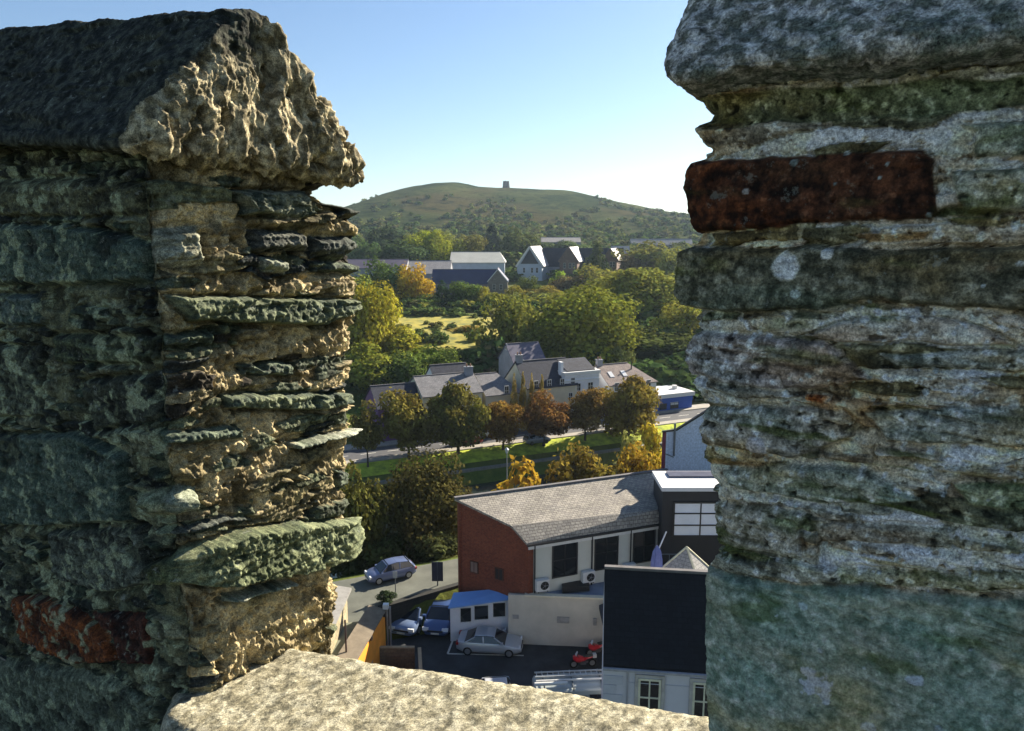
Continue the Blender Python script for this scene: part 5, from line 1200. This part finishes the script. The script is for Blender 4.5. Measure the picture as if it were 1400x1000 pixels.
# terrace deck between them
dk = MB(); dk.prism([(5.2, 36.5, 2.9), (14, 36.5, 2.9), (14, ta.y, 2.9), (9.2, ta.y, 2.9), (5.2, 41, 2.9)], (0, 0, .25)); dk = dk.build('roof_terrace', plain('dark_decking', (.05, .05, .055), .85, .3))
tag(dk, 'dark flat roof terrace between the black tower and the slate fronted house', 'roof terrace')

# ============================================================ LEFT CORNER: ORANGE WALL, STONE COTTAGE, BIN STORE, RETAINING WALL
zt = 3.3
o0, o1 = W(484, 905, zt), W(526, 833, zt)
od = (o1-o0).normalized(); on_ = Vector((od.y, -od.x, 0)); o0 = o0-od*2
ow = thing('orange_wall', (o1.x, o1.y, 0), 'sunlit bright orange wall with a wide brown sloping coping', 'wall')
m = MB(); m.prism([dn_(o0, 0), dn_(o1, 0), dn_(o1, zt-.08), dn_(o0, zt-.08)], -on_*.5); m.build('wall', plain('orange_render', (1.05, .36, .03), .85, .18, 1.2), ow)
m = MB(); m.prism([dn_(o0, zt-.08)+on_*.1, dn_(o1, zt-.08)+on_*.1, dn_(o1, zt+.12)-on_*.95, dn_(o0, zt+.12)-on_*.95], (0, 0, .08)); m.build('coping', plain('brown_coping', (.20, .16, .11), .9, .3, 2), ow)
for f_ in (.30, .62, .96):
    q = dn_(o0.lerp(o1, f_), zt-.3); m = MB(); m.prism([q+on_*.01-od*.1, q+on_*.01+od*.1, q+on_*.01+od*.1+Vector((0, 0, .22)), q+on_*.01-od*.1+Vector((0, 0, .22))], on_*.12); m.build('bracket', M_DARKP, ow)
m = MB(); q = o1+od*.12
for k in (0, .22): m.tube(dn_(q, 0)+on_*(.1+k*.8), dn_(q, zt+.1)+on_*(.1+k*.8), .06, n=8)
m.build('downpipe', plain('pipe_silver', (.40, .40, .40), .4, metal=.3), ow)
m = MB(); m.box(o1.x-.1, o1.x+.22, o1.y-.1, o1.y+.2, zt+.02, zt+.3); m.build('pipe_head', M_FRAME, ow)
# flat roof of the neighbour left of the wall, with a dark gap beyond
nb = thing('neighbour_flat_roof', (o0.x-2.5, 38, 0), 'weathered flat roof beside the orange wall with a thin pole', 'roof')
m = MB(); m.prism([(-9.6, 33, 0), (o0.x-.9, 33, 0), (o1.x-1.0, o1.y-.6, 0), (-9.9, o1.y-.9, 0)], (0, 0, 2.9)); m.build('roof_slab', plain('mossy_felt', (.20, .21, .15), .95, .4, .7), nb)
m = MB(); q = P(474, 905, 35.5); m.tube((q.x, 35.5, 2.5), (q.x, 35.5, P(474, 848, 35.5).z), .05, n=8); m.build('pole', plain('rusty_pole', (.08, .045, .035), .8), nb)
ct0, ct1 = W(476, 880, 3.0), W(474, 806, 4.6)
ct = gable_house('stone_cottage', 'cream rubble stone outbuilding peeping out beside the left merlon', (ct1.x, 31), (ct1.x, ct1.y), 6, 0, 4.5, 5.0, courses('cream_rubble', (.60, .50, .28), (.44, .36, .2), (.55, .48, .33), .3, .16, .03, stain=.4, bmp=1), plain('cottage_slab_roof', (.26, .25, .23), .9, .2), None, 'outbuilding')
# bin store
bs_ = thing('bin_store', W(540, 912, 0), 'open topped brown enclosure below the orange wall with one sunlit inner side', 'enclosure')
c = [W(514, 887, 1.5), W(571, 887, 1.5), W(573, 925, 1.5), W(505, 925, 1.5)]
m = MB()
for k in range(4):
    p, q = c[k], c[(k+1) % 4]; d = (q-p).normalized(); n_ = Vector((-d.y, d.x, 0))*.18
    m.prism([dn_(p, 0), dn_(q-d*.19, 0), dn_(q-d*.19, 1.5), dn_(p, 1.5)], n_*1)
m.build('wall', courses('brown_block', (.30, .22, .13), (.22, .16, .10), (.2, .16, .12), .4, .2, .015, stain=.4), bs_)
m = MB()
for k in range(4):
    p, q = c[k], c[(k+1) % 4]; d = (q-p).normalized(); n_ = Vector((-d.y, d.x, 0))*.2
    m.prism([dn_(p, 1.505), dn_(q-d*.2, 1.505), dn_(q-d*.2, 1.505)+n_, dn_(p, 1.505)+n_], (0, 0, .06))
m.build('coping', plain('enclosure_coping', (.42, .33, .2), .85), bs_)
# retaining wall between the street and the car park
ra_, rb_ = W(520, 834, 1.93), W(632, 801, 1.93)
rw = MB(); d = (rb_-ra_).normalized(); n_ = Vector((d.y, -d.x, 0)); rw.prism([dn_(ra_, -.2), dn_(rb_, -.2), dn_(rb_, 2.05), dn_(ra_, 2.05)], -n_*.4)
rw = rw.build('retaining_wall', courses('dark_rubble', (.035, .035, .03), (.025, .025, .022), (.04, .04, .035), .5, .22, .03, stain=.5)); tag(rw, 'dark rubble retaining wall between the street and the parked cars', 'retaining wall')
# planter on it
q = W(530, 822, 2.05); sb = tree('shrub', 528, 808, 822, 22, q.y, (.03, .045, .02), 'low dark shrub at the end of the retaining wall', None, base=1.95, trunk=False, cat='shrub')
# ============================================================ STREET FURNITURE
def sign(px, pyt, pyb, z, lb):
    b = W(px, pyb, z); H_ = P(px, pyt, b.y).z-z; t = thing('street_sign', b, lb, 'sign')
    return b, H_, t
b, H_, t = sign(599, 768, 826, 0.6, 'tall post carrying two dark upright banner panels by the parked cars')
m = MB(); m.tube(b, b+Vector((0, 0, H_)), .05, n=8); m.build('post', plain('steel_grey', (.16, .18, .2), .5), t)
for sx in (-.20, .20):
    m = MB(); m.box(b.x+sx-.17, b.x+sx+.17, b.y-.09, b.y-.055, b.z+H_-1.35, b.z+H_); m.build('panel', plain('sign_dark', (.03, .035, .06), .4), t)
b, H_, t = sign(541, 781, 815, 1.93, 'small parking sign on a thin post in front of the dark blue car')
m = MB(); m.tube(b, b+Vector((0, 0, H_)), .03, n=8); m.build('post', plain('steel_grey', (.16, .18, .2), .5), t)
m = MB(); m.box(b.x-.14, b.x+.14, b.y-.05, b.y-.032, b.z+H_-.45, b.z+H_-.02); m.build('plate', plain('sign_grey', (.38, .4, .42), .5), t)
def lamp(px, pyt, z, pyb, lb, Y=None):
    b = W(px, pyb, z) if Y is None else Vector((P(px, pyb, Y).x, Y, z)); H_ = P(px, pyt, b.y).z-b.z
    t = thing('street_lamp', b, lb, 'street lamp'); m = MB(); m.tube(b, b+Vector((0, 0, H_-.5)), .09, .05, 8); m.build('pole', plain('lamp_grey', (.3, .3, .29), .5), t)
    m = MB(); m.tube(b+Vector((0, 0, H_-.55)), b+Vector((0, 0, H_-.1)), .13, .24, 10); m.tube(b+Vector((0, 0, H_-.1)), b+Vector((0, 0, H_+.15)), .28, .06, 10); m.build('lantern', M_FRAME, t)
lamp(693, 614, -9.6, 662, 'slim pale street lamp rising above the slate roof ridge', 88)
lamp(866, 560, -6, 600, 'thin lamp post on the promenade by the broad golden brown tree', 113)
# ============================================================ VEHICLES
M_TYRE = plain('tyre_rubber', (.018, .018, .018), .85); M_RIM = plain('alloy_rim', (.45, .46, .48), .35, .1, metal=.7)
M_HL = plain('headlamp_glass', (.75, .78, .8), .1, .05); M_TL = plain('tail_lamp_red', (.35, .01, .01), .3); M_PLATE = plain('number_plate', (.75, .75, .72), .5)
M_CGL = glass('car_glass', (.012, .016, .022), .04)
def paint(name, c, metal=.35):
    m, t, b = newmat(name); b.inputs['Base Color'].default_value = (*c, 1); b.inputs['Roughness'].default_value = .3; b.inputs['Metallic'].default_value = metal
    b.inputs['Coat Weight'].default_value = .7; b.inputs['Coat Roughness'].default_value = .05; return m
def car(style, c, label, loc, rz, group=None, name='parked_car', full=True):
    t = thing(name, loc, label, 'car', group, rz)
    keep = root_of; bm_ = paint(name+'_paint', c)
    L, Wd, H = {'saloon': (4.6, 1.8, 1.43), 'hatch': (4.1, 1.75, 1.5), 'suv': (4.5, 1.86, 1.68)}[style]
    h = L/2
    prof = {'saloon': dict(belt=[(-h, .72), (-h+.12, .92), (-1.5, .96), (.85, .93), (1.7, .80), (h-.12, .66), (h, .5)], roof=[(-1.75, .95), (-.95, 1.38), (-.2, H), (.35, 1.39), (1.15, .92)]),
            'hatch': dict(belt=[(-h, .75), (-h+.1, .95), (-1.2, .98), (.9, .95), (1.6, .86), (h-.12, .68), (h, .5)], roof=[(-h+.16, .96), (-h+.55, 1.42), (-.4, H), (.45, 1.44), (1.25, .94)]),
            'suv': dict(belt=[(-h, .8), (-h+.1, 1.04), (-1.3, 1.08), (.9, 1.05), (1.7, .96), (h-.12, .76), (h, .58)], roof=[(-h+.2, 1.05), (-h+.6, 1.56), (-.4, H), (.5, 1.6), (1.25, 1.04)])}[style]
    bx, bz = zip(*prof['belt'])
    def sec(x):
        z1 = float(np.interp(x, bx, bz)); tap = 1-.22*max(0, (abs(x)-h*.72)/(h*.28))**2; w_ = Wd/2*tap; zb = .2+.12*max(0, (abs(x)-h*.8)/(h*.2))
        half = [(0, zb), (w_*.86, zb), (w_*.97, zb+.12), (w_, .45), (w_*.99, .62 if z1 > .7 else z1*.85), (w_*.93, z1-.02), (w_*.8, z1+.02), (0, z1+.035)]
        return [Vector((x, -y, z)) for y, z in half]+[Vector((x, y, z)) for y, z in half[-2:0:-1]]
    xs = sorted(set([-h, -h+.05, -h+.12, -h+.3]+list(np.linspace(-h+.5, h-.5, 14))+[h-.3, h-.12, h-.05, h]))
    m = MB(); m.loft([sec(x) for x in xs])
    # roof panel and pillars
    rx, rz_ = zip(*prof['roof']); xr = np.linspace(rx[0], rx[-1], 21)
    def hw(x, z): zt_ = float(np.interp(x, bx, bz)); f_ = (z-zt_)/max(.05, H-zt_); return Wd/2*(.93-.22*max(0, min(1, f_)))
    g = MB(); gs = []
    for x in xr:
        zt_ = float(np.interp(x, rx, rz_)); zb = float(np.interp(x, bx, bz))-.05; w0 = hw(x, zb+.03)*.985; w1 = hw(x, zt_)
        gs.append([Vector((x, -w0, zb)), Vector((x, -w1, zt_-.05)), Vector((x, -w1*.86, zt_)), Vector((x, w1*.86, zt_)), Vector((x, w1, zt_-.05)), Vector((x, w0, zb))])
    g.loft(gs)
    i0, i1 = (5, 13)
    rs = []
    for x in np.linspace(rx[1]-.06, rx[3]+.06, 9):
        zt_ = float(np.interp(x, rx, rz_)); w1 = hw(x, zt_)+.012
        rs.append([Vector((x, -w1, zt_-.09)), Vector((x, -w1*.87, zt_+.012)), Vector((x, w1*.87, zt_+.012)), Vector((x, w1, zt_-.09))])
    m.loft(rs, closed=True)
    for sg in (-1, 1):
        for (xa, xb) in ((rx[0]+.05, rx[1]-.02), (rx[4]-.04, rx[3]+.02), ((rx[1]+rx[3])/2-.05, (rx[1]+rx[3])/2-.1)):
            za, zb = float(np.interp(xa, bx, bz)), float(np.interp(xb, rx, rz_))-.06
            m.bar((xa, sg*(hw(xa, za)+.0), za-.03), (xb, sg*(hw(xb, zb)+.0), zb), .09, .05)
    def bl(mb, nm, mt, par=t, **kw):
        saved = [tuple(p) for p in mb.v]; o = MB(); o.v = saved; o.f = mb.f
        ob = o.build(nm, mt, None, **kw); ob.parent = par; return ob
    bl(m, 'body', bm_, smooth=False, weld=True); bl(g, 'windows', M_CGL)
    for o in (t.children[0], ):
        md = o.modifiers.new('soft', 'BEVEL'); md.width = .03; md.segments = 2; md.limit_method = 'ANGLE'; md.angle_limit = R(35)
        o.data.polygons.foreach_set('use_smooth', [True]*len(o.data.polygons))
    for sx in (-h+.82, h-.86):
        for sg in (-1, 1):
            w_ = MB(); y0 = sg*(Wd/2-.2); y1 = sg*(Wd/2+.012); r_ = .34 if style == 'suv' else .31
            w_.tube((sx, y0, r_), (sx, y1, r_), r_, n=20); wo = bl(w_, 'wheel', M_TYRE)
            if full:
                w_ = MB(); w_.tube((sx, y1, r_), (sx, y1+sg*.012, r_), r_*.66, n=14); bl(w_, 'rim', M_RIM, wo)
    if full:
        for sg in (-1, 1):
            q = MB(); zz = .66 if style != 'suv' else .78; y_ = sg*Wd*.36
            q.prism([(h-.16, y_-.2, zz-.09), (h-.16, y_+.2, zz-.09), (h-.2, y_+.2, zz+.07), (h-.2, y_-.2, zz+.07)], (.16 if False else .13, 0, -.01)); bl(q, 'headlight', M_HL)
            q = MB(); q.prism([(-h+.16, y_-.18, .72), (-h+.16, y_+.18, .72), (-h+.16, y_+.18, .9), (-h+.16, y_-.18, .9)], (-.17, 0, 0)); bl(q, 'tail_light', M_TL)
            q = MB(); q.prism([(rx[4]-.3, sg*Wd*.47, .98), (rx[4]-.12, sg*Wd*.47, .98), (rx[4]-.12, sg*Wd*.47, 1.1), (rx[4]-.3, sg*Wd*.47, 1.1)], (0, sg*.2, 0)); bl(q, 'mirror', bm_)
        q = MB(); q.box(h-.02, h+.02, -.26, .26, .36, .47); bl(q, 'number_plate', M_PLATE)
        q = MB(); q.box(h-.06, h+.005, -.5, .5, .5, .6); bl(q, 'grille', M_DARKP)
    return t
p = W(670, 889, 0); c_ = car('saloon', (.42, .44, .47), 'silver saloon parked along the cream wall', (p.x, p.y+.05, 0), R(-6), full=True); c_.scale = (.86,)*3
p = W(556, 862, 0); car('hatch', (.20, .27, .42), 'light blue car parked nose out, left of the pair below the retaining wall', (p.x+.35, p.y+.9, 0), R(-106))
p = W(600, 862, 0); car('hatch', (.05, .09, .22), 'dark blue car parked nose out beside the white lean-to', (p.x+.15, p.y+.9, 0), R(-98))
p = W(533, 793, 1.95); c_ = car('suv', (.12, .15, .26), 'blue grey sport utility car standing on the street under the big dark tree', (p.x, p.y+.35, 1.94), R(208)); c_.scale = (.74,)*3
p = W(681, 928, 1.4); car('hatch', (.70, .72, .75), 'white car mostly hidden behind the sill of the gap', (p.x, p.y-1.3, 0), R(-84))
CG = 'cars along the promenade road'
for (px, py, c, rz, st, lb) in ((641, 607, (.26, .02, .025), 24, 'hatch', 'dark red car on the road beside the third promenade tree'), (657, 598, (.62, .64, .66), 24, 'hatch', 'white car on the road just beyond the dark red one'),
                                (734, 606, (.16, .17, .22), 24, 'hatch', 'grey car at the grass edge next to the russet tree'), (738, 588, (.30, .31, .33), 204, 'hatch', 'pale car in the shade behind the russet tree'),
                                (760, 587, (.42, .44, .46), 204, 'saloon', 'silver car in the shade right of the russet tree'), (846, 577, (.45, .46, .48), 204, 'hatch', 'pale car half hidden left of the broad golden brown tree'),
                                (880, 574, (.08, .09, .12), 204, 'hatch', 'dark car behind the broad golden brown tree')):
    p = W(px, py, -5.98); car(st, c, lb, (p.x, p.y, -5.99), R(rz), CG, full=False)
# white van with ladders and pipes on its roof rack
p = W(797, 933, 1.9); vn = thing('van', (p.x, p.y, 0), 'pale grey van with a rack of pipes and ladders on its roof', 'van', rz=R(4))
def lb_(mb, nm, mt, par, **kw): ob = mb.build(nm, mt, None, **kw); ob.parent = par; return ob
m = MB(); secs = []
for x, z1, f_ in ((-2.6, 1.8, .9), (-2.5, 1.95, .96), (-1, 2.0, 1), (1.0, 2.0, 1), (1.5, 1.85, .98), (2.1, 1.15, .96), (2.6, .95, .9), (2.7, .6, .85)):
    w_ = .95*f_; secs.append([Vector((x, -w_*.95, .3)), Vector((x, -w_, .5)), Vector((x, -w_*.97, z1*.6)), Vector((x, -w_*.86, z1-.06)), Vector((x, -w_*.76, z1)), Vector((x, w_*.76, z1)), Vector((x, w_*.86, z1-.06)), Vector((x, w_*.97, z1*.6)), Vector((x, w_, .5)), Vector((x, w_*.95, .3))])
m.loft(secs); lb_(m, 'body', paint('van_paint', (.30, .33, .32), 0), vn)
m = MB(); m.prism([(.2, -.965, 1.15), (1.35, -.955, 1.15), (1.15, -.88, 1.75), (.2, -.9, 1.78)], (0, -.01, 0)); m.prism([(-2.3, -.955, 1.2), (.05, -.965, 1.2), (.05, -.9, 1.72), (-2.3, -.88, 1.72)], (0, -.01, 0)); lb_(m, 'windows', M_CGL, vn)
for sx in (-1.7, 1.7):
    for sg in (-1, 1): m = MB(); m.tube((sx, sg*.72, .33), (sx, sg*.97, .33), .33, n=18); lb_(m, 'wheel', M_TYRE, vn)
rk = None; m = MB()
for x in (-2.1, -.6, .9): m.bar((x, -.8, 2.12), (x, .8, 2.12), .06); m.bar((x, -.78, 1.95), (x, -.78, 2.15), .05); m.bar((x, .78, 1.95), (x, .78, 2.15), .05)
rk = lb_(m, 'roof_rack', plain('steel_grey', (.16, .18, .2), .5), vn)
ld = thing('ladder', (p.x, p.y, 2.16), 'aluminium ladder lying on the van roof rack', 'ladder', rz=R(4)); m = MB()
for y in (.15, .55): m.bar((-2.5, y, .05), (2.2, y, .05), .06, .07)
for k in range(16): m.bar((-2.4+k*.29, .15, .05), (-2.4+k*.29, .55, .05), .035)
lb_(m, 'ladder_frame', plain('aluminium', (.55, .57, .58), .35, metal=.6), ld)
pi = thing('pipe', (p.x, p.y, 2.16), 'white pipe tube lying along the near side of the van roof rack', 'pipe', rz=R(4)); m = MB(); m.tube((-2.6, -.55, .1), (-.9, -.55, .1), .09, n=12); m.tube((-2.5, -.25, .08), (2.2, -.25, .08), .05, n=8); lb_(m, 'tube', M_FRAME, pi)
# two red motorcycles by the black house
def motorcycle(px, py, lb, rz):
    p = W(px, py, .0); t = thing('motorcycle', p, lb, 'motorcycle', 'red motorcycles by the slate fronted house', R(rz)); t.scale = (.8,)*3
    for sx in (-.68, .70):
        m = MB(); m.tube((sx, -.07, .31), (sx, .07, .31), .31, n=20); wo = lb_(m, 'wheel', M_TYRE, t); m = MB(); m.tube((sx, -.075, .31), (sx, .075, .31), .2, n=14); lb_(m, 'rim', M_RIM, wo)
    red = paint('motorcycle_red', (.50, .015, .03), 0)
    m = MB(); m.loft([[Vector((x, y*w_, z0+zz*h_)) for y, zz in ((-1, .3), (-.7, .9), (.7, .9), (1, .3), (.6, 0), (-.6, 0))] for x, w_, z0, h_ in ((-.75, .10, .72, .18), (-.35, .16, .66, .2), (-.05, .14, .5, .32), (.25, .2, .42, .52), (.55, .22, .5, .5), (.75, .12, .66, .28))]); lb_(m, 'fairing', red, t)
    m = MB(); m.loft([[Vector((x, y*w_, z_+zz)) for y, zz in ((-1, 0), (-.7, .09), (.7, .09), (1, 0))] for x, w_, z_ in ((-.8, .1, .88), (-.4, .17, .84), (0, .12, .86))]); lb_(m, 'saddle', M_DARKP, t)
    m = MB(); m.bar((.72, 0, .31), (.45, 0, .95), .09); m.bar((-.68, 0, .31), (-.1, 0, .42), .12); m.box(-.2, .25, -.16, .16, .25, .52); lb_(m, 'frame', plain('engine_grey', (.2, .2, .21), .4, metal=.6), t)
    m = MB(); m.tube((.45, -.36, .98), (.45, .36, .98), .025, n=8); lb_(m, 'handlebar', M_DARKP, t)
    m = MB(); m.prism([(.55, -.14, .98), (.55, .14, .98), (.42, .1, 1.25), (.42, -.1, 1.25)], (.02, 0, 0)); lb_(m, 'screen', M_FRAME, t)
    m = MB(); m.box(-.98, -.72, -.16, .16, .74, .98); lb_(m, 'top_box', M_FRAME, t)
motorcycle(797, 912, 'red and white motorcycle in full view beside the van rack', 188); motorcycle(817, 895, 'red motorcycle partly hidden by the edge of the black roof', 200)
# ============================================================ HAZE
m = MB(); m.box(-3200, 3200, -70, 3500, -12, 150)
hm = bpy.data.materials.new('haze_air'); hm.use_nodes = True; t = hm.node_tree; t.nodes.clear()
ou = N(t, 'ShaderNodeOutputMaterial'); pv = N(t, 'ShaderNodeVolumePrincipled'); pv.inputs['Color'].default_value = (.62, .80, 1, 1); pv.inputs['Density'].default_value = .00009; pv.inputs['Anisotropy'].default_value = .3
t.links.new(pv.outputs[0], ou.inputs['Volume'])
tag(m.build('haze', hm), kind='stuff')
